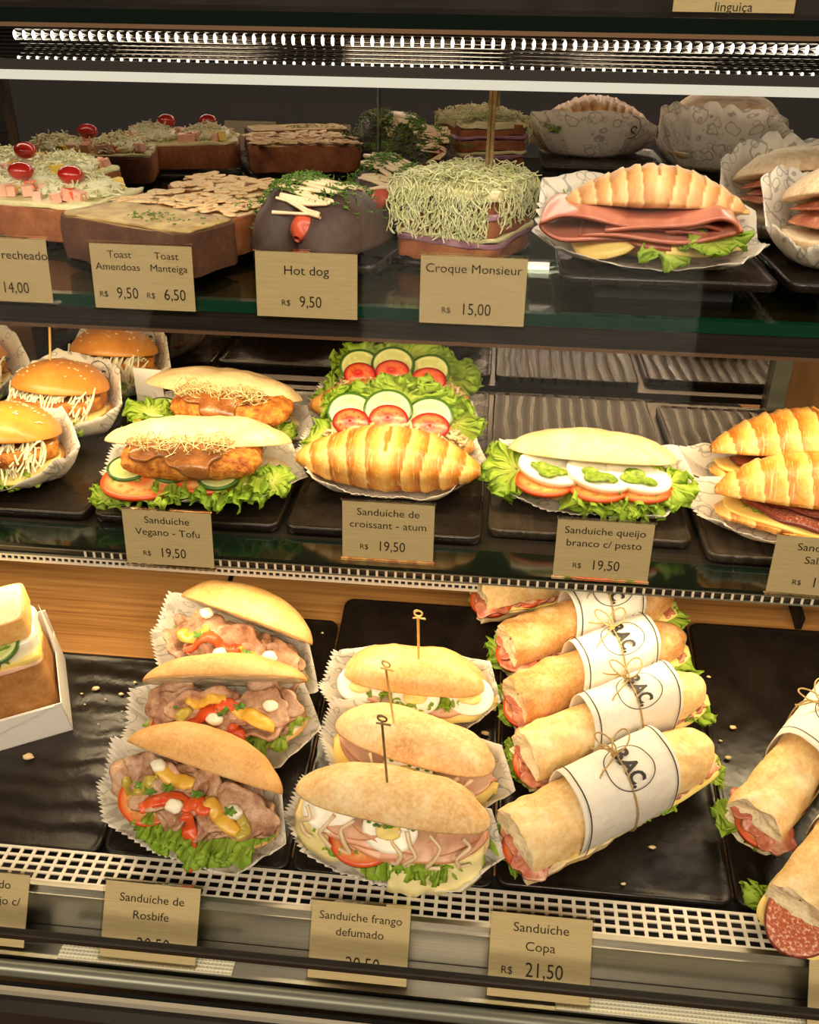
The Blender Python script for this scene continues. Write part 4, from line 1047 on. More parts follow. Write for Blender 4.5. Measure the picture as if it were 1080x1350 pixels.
def back_wall(a, b, lift, u0, v0, ang=0.0, flat=.62, lean=.35):
    """a place on the standing back of a liner"""
    def fn(u, v):
        c, s = math.cos(ang), math.sin(ang)
        uu, vv = u * c - v * s + u0, u * s + v * c + v0
        g = np.clip(vv / lift, 0, 1); q = flat + (1 - flat) * g ** (1 / 1.15)
        Y = b * q * (1 - np.abs(uu / (a * q)) ** 2.8 * .3) - (1 - lean) * g * (b * (1 - flat)) * .8
        return np.stack([uu, Y - .0030, vv], -1)
    return fn
RND = ((1.28, -.15), (.95, .55), (.55, .98), (.0, 1.10), (-.55, .98), (-.95, .55), (-1.05, -.1), (-.8, -.8), (.0, -1.06), (.8, -.85))
for (px, py, rz, lab, sd, lb) in ((20, 626, -4, 'sesame burger nearest the front edge, cut off by the left side of the picture', 101, .046),
                              (90, 563, -14, 'flatter sesame burger in the middle of the three, with cabbage and lettuce showing', 111, .060),
                              (158, 511, -10, 'sesame burger at the back, half hidden by the one in front', 121, .062),
                              (-40, 522, 10, 'burger at the back left corner of the middle shelf, almost out of the picture', 131, .066)):
    t = dress(burger(lab, sd), .059, .055, (0, .003), lift_back=lb, lift_side=.022, lift_front=.008, seed=sd, poly=RND,
              logo=(lambda m: emblem(back_wall(.059, .055, .060, .018, .046), .014, .012)) if sd in (111, 121) else None, zig=(3.3, 4.4))
    put(t, on_z(px, py, ZM), rz, 0, .0014)
t = Thing('paper_sleeve', 'small upright white paper sleeve between the rear burger and the rear tofu sandwich', 'paper')
sl = Msh(); box(sl, -.016, .016, -.002, .002, 0, .032)
t.part('sleeve', sl, M['paper_print'], smooth=False)
t.part('plain_flap', bx(-.0155, .0165, -.0032, -.0022, .024, .054), M['white_card'], smooth=False)
t.build(tuple(on_z(203, 547, ZM + .001)), R_(-6), 0)
# ---------------------------------------------------------------- bottom deck
def deckp(px, py): return on_deck(px, py, -.0122 + TRAY + .0012)
def rosbife(label, seed, ang=58, L=.140, D=.062, beef=11, rich=1.0, ht=.030, spread=1.22):
    t = Thing('roast_beef_sandwich', label, 'sandwich', 'roast beef sandwiches')
    f = bun_pair(t, L, D, .019, ht, R_(ang), .006, 'bread_tan', seed, se=2.0, amp=.0008, dome=2.2)
    t.part('lettuce', lettuce(f, -L * .49, L * .49, .08, .5, spread, .0080, seed + 1, droop=.012), M['lettuce'])
    R = rnd(seed)
    t.part('tomato_slice', disc(.026, .022, None, .004, 8, 40).map(lambda v: rotx(v, R_(10)) + f(np.array(-L * .26), .78, .18)), M['tomato'])
    meat = []
    for k in range(beef):
        x = -L * .34 + L * .68 * k / (beef - 1) + R.uniform(-.006, .006); s = R.uniform(.55, .92); h = R.uniform(.22, .62)
        c = f(np.array(x), s, h)
        meat.append(crumple(c, R.uniform(.022, .032), R.uniform(.016, .024), .0045, .0028, seed * 7 + k, R_(R.uniform(-10, 55)), R_(R.uniform(-40, 40)), 70))
        t.part('roast_beef_slice', meat[-1], M['roast_beef'])
    zs = surface_under(*meat)
    # strips: kind and the way each lies, along the roll and out from the hinge
    strips = [('pepper_yellow', [(.10, -.010), (.20, -.016), (.28, -.022), (.36, -.024)], .0066), ('pepper_red', [(-.24, -.030), (-.16, -.020), (-.06, -.014), (.02, -.016)], .0064),
              ('pepper_red', [(-.02, -.018), (.06, -.012), (.15, -.014)], .0070), ('pepper_green', [(-.40, -.014), (-.32, -.022), (-.24, -.020), (-.18, -.010)], .0060),
              ('pepper_red', [(.06, -.022), (.10, -.030), (.09, -.042)], .0060), ('pepper_yellow', [(-.20, -.004), (-.08, -.006), (.04, -.004)], .0062), ('pepper_green', [(.30, -.012), (.36, -.020), (.34, -.028)], .0042)]
    names = {'pepper_red': 'red pepper strip', 'pepper_yellow': 'yellow pepper strip', 'pepper_green': 'pale olive pepper strip'}
    for k, (mt, pth, w) in enumerate(strips[:int(7 * rich)]):
        jx, jy = R.uniform(-.03, .03), R.uniform(-.003, .003)
        t.part('pepper_strip', draped_strip(zs, [((x + jx) * L, y + jy) for x, y in pth], w, .0022, seed + k), M[mt], label=names[mt])
    for k, (x, s, h) in enumerate(((-.22, .80, .86), (.30, .92, .60), (-.02, 1.0, .48))):
        c = f(np.array(L * x), s, h); c[2] = zs(c[0], c[1], c[2]) + .0035
        t.part('cream_dab', blob(c, .0070, .0055, .0040, seed + k, .18, 20, 14), M['cream_dab'])
    pm = Msh()
    for k in range(5):
        c = f(np.array(L * R.uniform(-.3, .3)), R.uniform(.8, 1.0), R.uniform(.4, .6)) + [0, 0, .008]
        disc(.0045, .0035, lambda X, Y: .0012 * np.sin(X * 900), .0006, 4, 16, lambda q: 1 + .3 * np.sin(5 * q), c=c, m=pm)
    t.part('parsley_leaf', pm, M['parsley'], kind='stuff')
    return t
for (px, py, rz, sd, rich, ht, ang, lab) in (
        (270, 1080, -15, 201, 1.0, .031, 59, 'roast beef sandwich in front, heaped with pepper strips, lettuce hanging over its paper'),
        (305, 971, 6, 222, .9, .024, 63, 'roast beef sandwich in the middle of the three, with yellow peppers'),
        (322, 882, -19, 235, .7, .032, 59, 'roast beef sandwich at the back of its tray, nearest the wooden deck')):
    put(dress(rosbife(lab, sd, ang, rich=rich, ht=ht, spread=1.22 if sd == 201 else 1.08), .080, .040, (-.006, -.002), 'paper_faint', lift_back=.044, lift_side=.014, lift_front=.005, seed=sd, flat=.66), deckp(px, py), rz, DECK_TILT)

def chicken(label, seed, L=.155, D=.070, ang=30, mat='bread_ciabatta', kind=0):
    t = Thing('chicken_roll', label, 'sandwich', 'smoked chicken rolls with picks')
    f = bun_pair(t, L, D, .016, .025, R_(ang), .008, mat, seed, se=2.5, amp=.0012, dome=2.8)
    if kind == 0:
        t.part('lettuce', lettuce(f, -.070, .074, .06, .5, 1.13, .006, seed, droop=.016), M['lettuce'])
        t.part('tomato_slice', disc(.026, .022, None, .004, 8, 40).map(lambda v: rotx(v, R_(8)) + [-.018, -.020, .0225]), M['tomato'])
        t.part('cheese_slice', fan_slice(f, -.074, -.010, .20, .2, 1.14, .0016, .05, .0026, seed, droop=.12), M['cheese_pale'])
        t.part('cheese_slice', fan_slice(f, .006, .074, .16, .2, 1.20, .0026, .018, .0026, seed + 2, droop=.15), M['cheese_pale'])
        for k, (a, b, h, s1) in enumerate(((-.066, .070, .30, 1.08), (-.052, .076, .38, 1.14), (-.068, .040, .46, 1.08), (-.03, .072, .54, 1.06), (-.066, .010, .60, 1.04))):
            t.part('smoked_chicken_slice', fan_slice(f, a, b, h, .3, s1, .0034, .05 + .01 * k, .0018, seed + 5 * k, droop=.05, round_=.5), M['turkey'])
    else:
        t.part('cheese_slice', fan_slice(f, -.070, .074, .10, .2, 1.10, .0016, .06, .0028, seed, droop=.08), M['cheese_yellow'])
        for k, (a, b, h, s1) in enumerate(((-.064, .066, .25, 1.04), (.0, .072, .40, 1.08), (-.066, .02, .45, 1.0))):
            t.part('smoked_chicken_slice', fan_slice(f, a, b, h, .3, s1, .003, .045, .0018, seed + 5 * k, droop=.05, round_=.4), M['turkey'])
        if kind == 2: t.part('lettuce', lettuce(f, -.052, .045, .50, .6, 1.06, .005, seed, droop=.004), M['lettuce'])
    xs = ((-.046, .80), (.004, .86), (.05, .78)) if kind == 2 else ((-.046, .74), (.004, .86)) if kind == 0 else ((.004, .98),)
    for k, (x, s) in enumerate(xs):
        c = f(np.array(x), s, .72)
        t.part('egg_slice', disc(.021, .017, lambda X, Y: .001 * np.cos(X * 150), .0062, 8, 36).map(lambda v, c=c: rotx(v, R_(30)) + c), M['egg_white'], label='boiled egg slice')
        e = blob(c + [0, -.004, .0035], .0095, .0070, .0036, seed + k, .2, 20, 12)
        if kind == 2 or abs(x - .004) < .001: t.part('egg_yolk', e, M['egg_yolk'], under=len(t.parts) - 1)
    if kind < 2:
        g = Msh(); R = rnd(seed)
        for k in range(16):
            c = f(np.array(R.uniform(-.012, .022)), R.uniform(.86, 1.0), .85) + [0, 0, .004]; disc(.0018, .0012, None, .0005, 3, 8, c=c, m=g)
        t.part('chopped_chives', g, M['parsley'], kind='stuff')
        mm = Msh()
        for k, x in enumerate((-.062, -.044, -.028, .012, .022, .040, .060) if kind == 0 else (-.03, -.01, .04, .055)):
            pts = [f(np.array(x + .006 * math.sin(2.1 * i + k)), sv, hh) + [0, -.0015, dz] for i, (sv, hh, dz) in enumerate(((.90, .80, .003), (1.0, .62, .002), (1.08, .46, .000), (1.10, .30, -.004), (1.06, .26, -.005)))]
            drizzle(pts, .0017, seed + k, m=mm)
        t.part('mayonnaise', mm, M['mayonnaise'], kind='stuff')
    return t
c0 = chicken('smoked chicken roll in front with two hanging cheese slices and mayonnaise', 251, .155, .058)
pick(c0, (-.002, .004, .052), .084, (-.05, .06), .0010, 'bamboo_old')
put(dress(c0, .082, .036, (.003, .0), lift_back=.036, lift_side=.020, lift_front=.006, seed=41), deckp(517, 1112), -7, DECK_TILT)
c1 = chicken('smoked chicken roll in the middle with a floury bun and egg salad', 262, .138, .058, 24, 'bread_ciabatta', 1)
pick(c1, (-.014, .0, .050), .076, (-.12, .05), .0010, 'bamboo')
put(dress(c1, .080, .035, (.004, .001), lift_back=.036, lift_side=.020, lift_front=.006, seed=43), deckp(545, 1020), -14, DECK_TILT)
c2 = chicken('narrow smoked chicken roll at the back with sliced egg and lettuce', 273, .128, .056, 20, 'bread_roll', 2)
pick(c2, (.004, .0, .046), .066, (-.02, .05), .0011, 'bamboo')
put(dress(c2, .076, .038, (-.003, .002), lift_back=.038, lift_side=.014, lift_front=.006, seed=47), deckp(547, 930), -3, DECK_TILT)

# wrapped baguettes: two crusty halves, fillings, a printed paper band and twine
def half_loaf(L, W, H, lower, seed, cut=True, nt=70, na=26, nose=.34):
    """half a baguette along x: torn flat end at -L/2, rounded nose at +L/2"""
    u = np.linspace(0, 1, nt)[:, None]; a = np.linspace(0, math.pi, na)[None, :]
    e = np.clip((u - (1 - nose)) / nose, 0, 1); w = np.sqrt(np.maximum(0, 1 - e ** 2.2)) * .97 + .03
    e0 = np.clip((.10 - u) / .10, 0, 1); w = w * (1 - .05 * e0 ** 2)
    X = -L / 2 + L * u + 0 * a
    Y = W / 2 * w * np.sign(np.cos(a)) * np.abs(np.cos(a)) ** .80; Z = H * w ** .8 * np.sin(a) ** .72 * (-1 if lower else 1)
    P = np.stack([X, Y, Z], -1)
    P += (fbm(P, 30, seed, 3) * .0020 + .0012 * fbm(P, 110, seed + 4, 2))[..., None] * np.stack([0 * X, np.cos(a) + 0 * u, np.sin(a) * (-1 if lower else 1) + 0 * u], -1)
    if not lower: P[..., 2] -= .0018 * np.exp(-((X * .8 + Y * 1.4 - .02) / .006) ** 2) + .0018 * np.exp(-((X * .8 + Y * 1.4 + .045) / .006) ** 2)
    # torn front end: a dished, ragged crumb face
    P[0, :, 0] += .003 * vn(P[0], 190, seed + 8) + .002
    m = Msh(); F = gfaces(nt, na, flip=lower); 
    # flat cut side
    q = np.linspace(0, 1, 9)[None, :]
    A, B = P[:, :1], P[:, -1:]
    C = A * (1 - q[..., None]) + B * q[..., None]
    C[..., 2] += vn(C, 140, seed + 3) * .0016 * np.minimum(1, 6 * q * (1 - q))
    m.add(P.reshape(-1, 3), F, 0.0)
    m.add(C.reshape(-1, 3), gfaces(nt, 9, flip=not lower), 1.0)
    # end face as rings shrinking to a middle
    ring = np.concatenate([P[0], C[0, ::-1][1:-1]], 0); cen = ring.mean(0)
    rr = np.linspace(1, .05, 7)[None, :, None]
    E = cen + (ring[:, None, :] - cen) * rr
    E[..., 0] += (1 - rr[..., 0]) * .006 + vn(E, 170, seed + 6) * .0034 * (rr[..., 0] < .99) 
    ne = len(ring)
    m.add(E.reshape(-1, 3), gfaces(ne, 7, cu=True, flip=not lower), np.where(np.broadcast_to(rr[..., 0] > .99, E.shape[:2]), .5, 1.0).reshape(-1))
    tip = P[-1]; m.add(np.concatenate([tip, [tip.mean(0)]]), [(i, i + 1, na) if not lower else (i + 1, i, na) for i in range(na - 1)], 0.0)
    return m
def baguette(label, seed, L=.185, W=.0438, H=.027, band=(-.050, .040), meat='prosciutto', gap=.009, crust_='baguette_crust', open_end=True, salami=False, tie_x=None):
    t = Thing('banded_baguette', label, 'sandwich', 'baguettes with paper bands')
    hb = .018
    t.part('bottom_half', half_loaf(L, W, hb, True, seed).map(lambda v: v + [0, 0, hb]), M[crust_])
    top = half_loaf(L * .985, W, H, False, seed + 3)
    sag = R_(3)
    t.part('top_half', top.map(lambda v: rotx(v, -sag, (0, W / 2, 0)) + [0, 0, hb + gap]), M[crust_])
    f = Fan(L, W, hb, R_(7), gap * .35, 5.0)
    t.part('lettuce', lettuce(f, -L * .30, L * .30, .10, .2, .96, .0025, seed + 1, droop=.006, layers=1), M['lettuce'])
    tip = leaf_patch((-L * .47, .006, hb - .003), .012, .022, seed, .005, rxt=R_(4)); tip.join(leaf_patch((L * .42, -.014, hb), .014, .016, seed + 2, .005))
    t.part('lettuce', tip, M['lettuce'])
    for k, (x, y) in enumerate(((-L / 2 + .0155, -.004), (-L / 2 + .050, -.002))):
        t.part('tomato_slice', disc(.0215, .0215, None, .0046, 8, 44).map(lambda v, x=x, y=y: roty(v, R_(-8)) + [x, y, hb + .0042]), M['tomato'])
    t.part('cheese_slice', fan_slice(f, -L * .40, L * .50, .40, .1, 1.03, .0012, .05, .0030, seed, droop=.05, round_=.08), M['cheese_yellow'])
    mt = M['salami' if salami else meat]
    for k in range(3):
        t.part('salami_slice' if salami else 'cured_ham_slice', ruffle(f, -L * .50 + .012 * k, L * .46 - .02 * k, .62 + .14 * k, .05, .96, .0024, .024 + .006 * k, .0018, seed + k, nu=110), mt)
    if salami:
        t.part('salami_slice', disc(.029, .024, lambda X, Y: -9.0 * np.maximum(0, -X) ** 2 - .0012 * np.sin(Y * 160), .0024, 10, 44).map(lambda v: v + [-L / 2 + .006, -.006, hb + .010]), mt)
        t.part('cheese_slice', disc(.024, .026, lambda X, Y: -14.0 * np.maximum(0, -X) ** 2, .0028, 8, 36, se=5).map(lambda v: v + [-L / 2 + .012, -.004, hb + .0055]), M['cheese_yellow'])
    else:
        for k in range(3):
            t.part('cured_ham_slice', crumple((-L / 2 + .010 + .003 * k, -.016 + .014 * k, hb + .009), .016, .014, .0030, .0018, seed + 20 + k, 0, R_(30 * k), 90), mt)
    # band
    cz = (hb + hb + gap + H) / 2 - .001; hz = cz + .0012; wy = W / 2 + .0012
    def bandf(x, a, r=0.0):
        ca, sa = np.cos(a), np.sin(a)
        y = (wy + r) * np.sign(ca) * np.abs(ca) ** .80; z = cz + (hz + r) * np.sign(sa) * np.abs(sa) ** .76
        return np.stack(np.broadcast_arrays(x, y, z), -1)
    x = np.linspace(band[0], band[1], 26)[:, None]; a = np.linspace(-math.pi * .5, math.pi * 1.5, 76)[None, :]
    P = bandf(x + 0 * a, a + 0 * x); Q = np.stack([x + 0 * a, a * .032 + 0 * x, 0 * x + 0 * a + seed], -1)
    P += (np.abs(fbm(Q, 45, seed, 3)) * .0010)[..., None] * np.stack([0 * x + 0 * a, np.cos(a) + 0 * x, np.sin(a) + 0 * x], -1)
    P[..., 0] += .004 * np.sin(a * 1.0 + 1) * 1
    bi = t.part('paper_band', sheet(P, .0004, uv=Q), M['paper_plain'], label='white paper band')
    ln = Msh()
    for bx_ in (band[0] + .0045, band[1] - .0045):
        for w_ in (0,):
            xx = np.array([bx_ - .0006, bx_ + .0006])[:, None]; aa = np.linspace(-.5, math.pi + .5, 60)[None, :]
            G = bandf(xx + .004 * np.sin(aa + 1) + 0 * aa, aa + 0 * xx, .0026); ln.add(G.reshape(-1, 3), gfaces(2, 60))
    xm = (band[0] + band[1]) / 2 + .003
    def em(u, v):
        # reads from the back over the top to the front; letters stand towards +x
        return bandf(xm + v + .004 * np.sin(math.pi * .46 + 1), math.pi * .56 + u / .036, .0027)
    ln.join(emblem(em, .0195, .0190))
    t.part('printed_emblem', ln, M['ink'], under=bi)
    # twine once around, knotted on top with two loops and loose ends
    tx = tie_x if tie_x is not None else xm - .001
    aa = np.linspace(-math.pi * .5, math.pi * 1.5, 70); tw = Msh()
    tube(bandf(tx + .003 * np.sin(aa * 2), aa, .0021), .0008, 6, tw)
    kn = bandf(np.array(tx), np.array(math.pi * .44), .004); kn = kn.reshape(3)
    blob(kn, .0030, .0026, .0022, 3, .2, 12, 8, tw)
    for (dx, dy, w) in ((.016, .010, .007), (-.004, .017, .006)):
        s = np.linspace(0, 2 * math.pi, 26)
        d = np.array([dx, dy, 0]); e = np.array([-dy, dx, 0]) / max(math.hypot(dx, dy), 1e-6)
        pts = [kn + d * (1 - math.cos(q)) * .5 * 1.15 + e * w * math.sin(q) * .8 + [0, 0, .002 + .003 * math.sin(q / 2)] for q in s]
        tube(pts, .0007, 5, tw)
    for (dx, dy) in ((-.022, -.012), (-.012, .016)):
        s = np.linspace(0, 1, 12); pts = [kn + [dx * q + .002 * math.sin(6 * q), dy * q, .0012 - .004 * q * q * 1.2] for q in s]
        tube(pts, .0007, 5, tw)
    t.part('twine', tw, M['twine'])
    return t
for (px, py, rz, sd, cr, lab, kw) in (
        (.1205, .5460, 33, 301, 'baguette_crust', 'banded baguette nearest the grille on the middle tray, tomato showing at its torn end', dict(L=.198, W=.053)),
        (.1245, .6120, 30, 311, 'baguette_crust', 'second banded baguette from the grille, cheese and salami at its right end', dict(band=(-.036, .050))),
        (.1150, .6660, 30, 321, 'baguette_dark', 'third banded baguette from the grille, cured ham hanging from its torn end', dict(band=(-.032, .046))),
        (.1090, .7210, 27, 331, 'baguette_dark', 'fourth banded baguette from the grille, with a browned right end', dict(band=(-.028, .044))),
        (.086, .776, 20, 341, 'baguette_crust', 'rearmost banded baguette on the middle tray, half under the shelf lip', dict(band=(-.012, .05)))):
    put(baguette(lab, sd, crust_=cr, **kw), deck_pt(px, py, -.0032), rz, DECK_TILT)
for (px, py, rz, sd, sal, lab) in ((1048, 1022, 52, 351, False, 'banded baguette at the right edge on the right hand tray, behind the salami one'),
                              (1102, 1130, 50, 361, True, 'banded salami baguette at the lower right corner, hanging over the grille')):
    p = deckp(px, py); put(baguette(lab, sd, salami=sal, band=(-.026, .052)), p, rz, DECK_TILT, .0060 if sal else .0008)

# club sandwich in a folded white box at the left edge
t = Thing('club_sandwich', 'thick club sandwich in a white paper box at the left edge of the deck', 'sandwich')
def slab(x0, x1, y0, y1, z0, z1, seed, amp=.001, n=14, rnd_=.004):
    """a slice of bread: a block with rounded, slightly uneven sides; the mask marks the crumb faces"""
    u = np.linspace(-1, 1, n * 3); v = np.linspace(-1, 1, n * 2); m = Msh()
    w, d = x1 - x0, y1 - y0; cx, cy = (x0 + x1) / 2, (y0 + y1) / 2
    per = []
    a = np.linspace(0, 2 * math.pi, 96, endpoint=False)
    se = 9.0; X = w / 2 * np.sign(np.cos(a)) * np.abs(np.cos(a)) ** (2 / se); Y = d / 2 * np.sign(np.sin(a)) * np.abs(np.sin(a)) ** (2 / se)
    zs = np.concatenate([[0], np.linspace(.02, .98, 8), [1]]); rows = []
    for k in np.linspace(.05, 1, 9)[:-1]: rows.append((k, 0, 1))
    for z in zs: rows.append((1 - .012 * (abs(2 * z - 1) > .9), z, 0))
    for k in np.linspace(1, .05, 9)[1:]: rows.append((k, 1, 1))
    P = np.array([[(cx + x * k, cy + y * k, z0 + (z1 - z0) * z) for x, y in zip(X, Y)] for k, z, _ in rows]); mk = np.array([[c] * 96 for *_, c in rows], float)
    P += np.stack([vn(P, 90, seed + i) for i in range(3)], -1) * amp
    F = gfaces(len(rows), 96, cv=True, flip=True); F.append(tuple(range(95, -1, -1))); F.append(tuple((len(rows) - 1) * 96 + j for j in range(96)))
    return m.add(P.reshape(-1, 3), F, mk.reshape(-1))
t.part('brown_bread_slice', slab(-.055, .055, -.03, .03, -.030, .034, 5), M['grain_bread'])
t.part('salmon_slice', slab(-.054, .054, -.0315, .03, .034, .038, 6, .0016), M['turkey'])
t.part('cheese_slice', slab(-.053, .055, -.031, .03, .038, .043, 7, .002), M['cheese_yellow'])
t.part('egg_filling', slab(-.054, .054, -.029, .03, .043, .058, 8, .003), M['mozzarella'])
lf = leaf_patch((-.01, -.028, .052), .040, .014, 4, .006, rxt=R_(60)); t.part('lettuce', lf, M['lettuce'])
for k, x in enumerate((-.02, .022)):
    t.part('cucumber_slice', disc(.020, .018, None, .003, 7, 36).map(lambda v, x=x: rotx(v, R_(28)) + [x, -.022, .060]), M['cucumber'])
t.part('white_bread_slice', slab(-.055, .053, -.028, .03, .062, .082, 9), M['loaf_bread'])
CB = deckp(72, 962) + np.array([-.0560, .0130, 0]); t.map(lambda v: rotx(v, R_(-9))); put(t, CB + [0, .003, 0], 26, DECK_TILT, .0030)
t = Thing('paper_box', 'folded white paper box holding the club sandwich at the left edge', 'box')
b_ = Msh(); box(b_, -.060, .060, -.0408, -.0400, 0, .040); box(b_, .0592, .060, -.0408, .046, 0, .040); box(b_, -.060, .060, -.0408, .046, 0, .0008); box(b_, -.060, .060, .0452, .046, 0, .07)
t.part('box_sides', b_, M['white_card'], smooth=False)
fl = Msh(); fl.add([(-.060, -.0414, .004), (.054, -.0414, .040), (-.060, -.0414, .040), (-.060, -.0422, .004), (.054, -.0422, .040), (-.060, -.0422, .040)], [(2, 1, 0), (3, 4, 5), (0, 1, 4, 3), (1, 2, 5, 4), (2, 0, 3, 5)])
t.part('folded_flap', fl, M['white_card'], smooth=False)
cr_ = Msh(); cr_.add([(.0585, .020, .04), (.060, .020, .04), (.060, .038, .04), (.0595, .030, .095)], [(0, 1, 3), (1, 2, 3), (2, 0, 3), (2, 1, 0)])
t.part('corner_point', cr_, M['white_card'], smooth=False)
t.build(tuple(CB + np.array([0, 0, .0012])), R_(26), DECK_TILT, drop=True)
# crumbs left on the trays
R = rnd(5); cm = Msh()
for k, (px, py, s) in enumerate(((38, 1000, 3.0), (126, 909, 2.2), (160, 916, 1.6), (108, 915, .9), (178, 900, 1.0), (139, 922, .7), (112, 929, .7), (161, 938, .6), (76, 960, 1.0), (130, 955, .6), (640, 968, 2.2), (636, 1075, 1.2),
        (860, 1118, 1.6), (822, 1166, 1.2), (966, 960, 1.8), (950, 977, .9), (960, 1000, 1.8), (934, 893, 1.2), (912, 934, .6), (895, 880, .5), (450, 860, 1.2), (425, 835, .9))):
    p = deckp(px, py); blob(p + [0, 0, .0007 * s], .0016 * s, .0010 * s, .0008 * s, k, .4, 10, 7, cm)
solo('bread_crumbs', cm, M['crumbs'], 'bread crumbs scattered on the black deck trays', 'crumbs', kind='stuff')
# ---------------------------------------------------------------- top shelf
ZT = TOP_Z
tray('grey_plate', -.338, -.206, .712, .888, 'black_ceramic', 'dark plate under the buttered and almond toasts', z=ZT, th=.005, rz=R_(-22), rim=.003, group='dark plates on the top shelf')
tray('grey_plate', -.181, -.079, .740, .905, 'black_ceramic', 'dark plate under the two dark hot dogs', z=ZT, th=.007, rz=R_(-12), rim=.005, group='dark plates on the top shelf')
tray('grey_plate', -.072, .016, .752, .868, 'black_ceramic', 'dark plate under the cheese covered croque sandwich', z=ZT, th=.005, rz=R_(-20), rim=.003, group='dark plates on the top shelf')
tray('grey_plate', -.500, -.385, .775, .915, 'black_ceramic', 'dark plate under the filled toasts at the left edge of the top shelf', z=ZT, th=.005, rz=R_(-12), rim=.003, group='dark plates on the top shelf')
ZP = ZT + .0068
t = Thing('buttered_toast', 'thick brown toast with a yellow buttered top, in front on the top shelf', 'toast')
t.part('bread_slice', slab(-.069, .069, -.034, .034, 0, .033, 21, .0012), M['toast_brown'])
bt = slab(-.066, .066, -.0315, .0315, .0335, .0350, 22, .0008); t.part('butter_crust', bt, M['butter_top'])
def pfn(R): return (R.gauss(.012, .018), R.gauss(-.002, .010), .0358), (R.gauss(0, 1), R.gauss(0, 1), .1)
t.part('parsley_flakes', shreds(60, pfn, .0035, .0005, 3, .2, 3, 3), M['parsley'], kind='stuff')
t.build((-.282, .728, ZP), R_(-24), drop=True)
def almond_toast(label, seed, L=.132, D=.062, H=.030):
    t = Thing('almond_toast', label, 'toast', 'almond toasts')
    t.part('bread_slice', slab(-L / 2, L / 2, -D / 2, D / 2, 0, H, seed, .0014), M['toast_crust'])
    m = Msh(); R = rnd(seed)
    for k in range(110):
        a, b = R.uniform(-L / 2, L / 2), R.uniform(-D / 2, D / 2)
        d = disc(R.uniform(.0065, .0095), R.uniform(.004, .0055), None, .0008, 3, 12)
        ax, ay, az = R.uniform(-.16, .16), R.uniform(-.16, .16), R.uniform(0, 3.1)
        d.map(lambda v: rotz(rotx(roty(v, ay), ax), az) + [a, b, H + .0012 + R.random() * .0012 + .002 * (1 - (2 * a / L) ** 2)]); m.join(d)
    t.part('almond_flakes', m, M['almond'], kind='stuff')
    return t
almond_toast('almond toast on the plate right behind the buttered toast', 31).build((-.265, .7975, ZP), R_(-24))
almond_toast('almond toast at the back of the plate, raised above the other', 37).build((-.244, .8705, ZP + .002), R_(-24), R_(3))
def filled_toast(label, seed, spots=((-.016, -.012), (.036, -.010))):
    t = Thing('filled_toast', label, 'toast', 'toasts with grated cheese and tomato')
    t.part('bread_slice', slab(-.075, .075, -.052, .052, 0, .027, seed, .0014), M['toast_crust'])
    t.part('melted_cheese_slice', slab(-.072, .074, -.050, .050, .0272, .0305, seed + 1, .003), M['melted_cheese'])
    R = rnd(seed); m = Msh(); mc = Msh(); mr = Msh()
    for k in range(46):
        x, y = R.uniform(-.066, .066), R.uniform(-.046, .040); s = R.uniform(.003, .0052)
        d = box(Msh(), -s, s, -s, s, -s, s).map(lambda v: rotz(rotx(v, R.uniform(-.4, .4)), R.uniform(0, 3)) + [x, y, .034 + R.random() * .002])
        (mc if k % 6 == 0 else mr if k % 9 == 4 else m).join(d)
    t.part('ham_cubes', m, M['ham_cube'], kind='stuff', smooth=False)
    t.part('corn', mc, M['corn'], kind='stuff', smooth=False)
    t.part('tomato_bits', mr, M['pepper_red'], kind='stuff', smooth=False)
    def g(R):
        cx = R.choice((-.034, .034)); a, q = R.uniform(0, 6.28), math.sqrt(R.random())
        return (cx + .034 * q * math.cos(a), .004 + .038 * q * math.sin(a), .033 + .013 * (1 - q * q)), (R.gauss(0, 1), R.gauss(0, 1), R.gauss(-.2, .4))
    t.part('grated_cheese', shreds(520, g, .014, .00085, seed, .5, 4, 4), M['grated_cheese'], kind='stuff')
    m = Msh()
    for cx in (-.034, .034): blob((cx, .004, .034), .032, .035, .010, seed, .12, 26, 14, m)
    t.part('cheese_heap', m, M['grated_cheese'])
    for x, y in spots:
        t.part('cherry_tomato_half', blob((x, y, .049), .0115, .0100, .0080, seed, .04, 24, 16), M['cherry_skin'])
    return t
filled_toast('toast heaped with grated cheese and cherry tomatoes at the left edge of the top shelf', 41).build((-.412, .832, ZP), R_(-14))
filled_toast('toast heaped with grated cheese behind the one at the left edge, mostly out of view', 45, ((.0, -.01),)).build((-.482, .953, ZP), R_(-14))

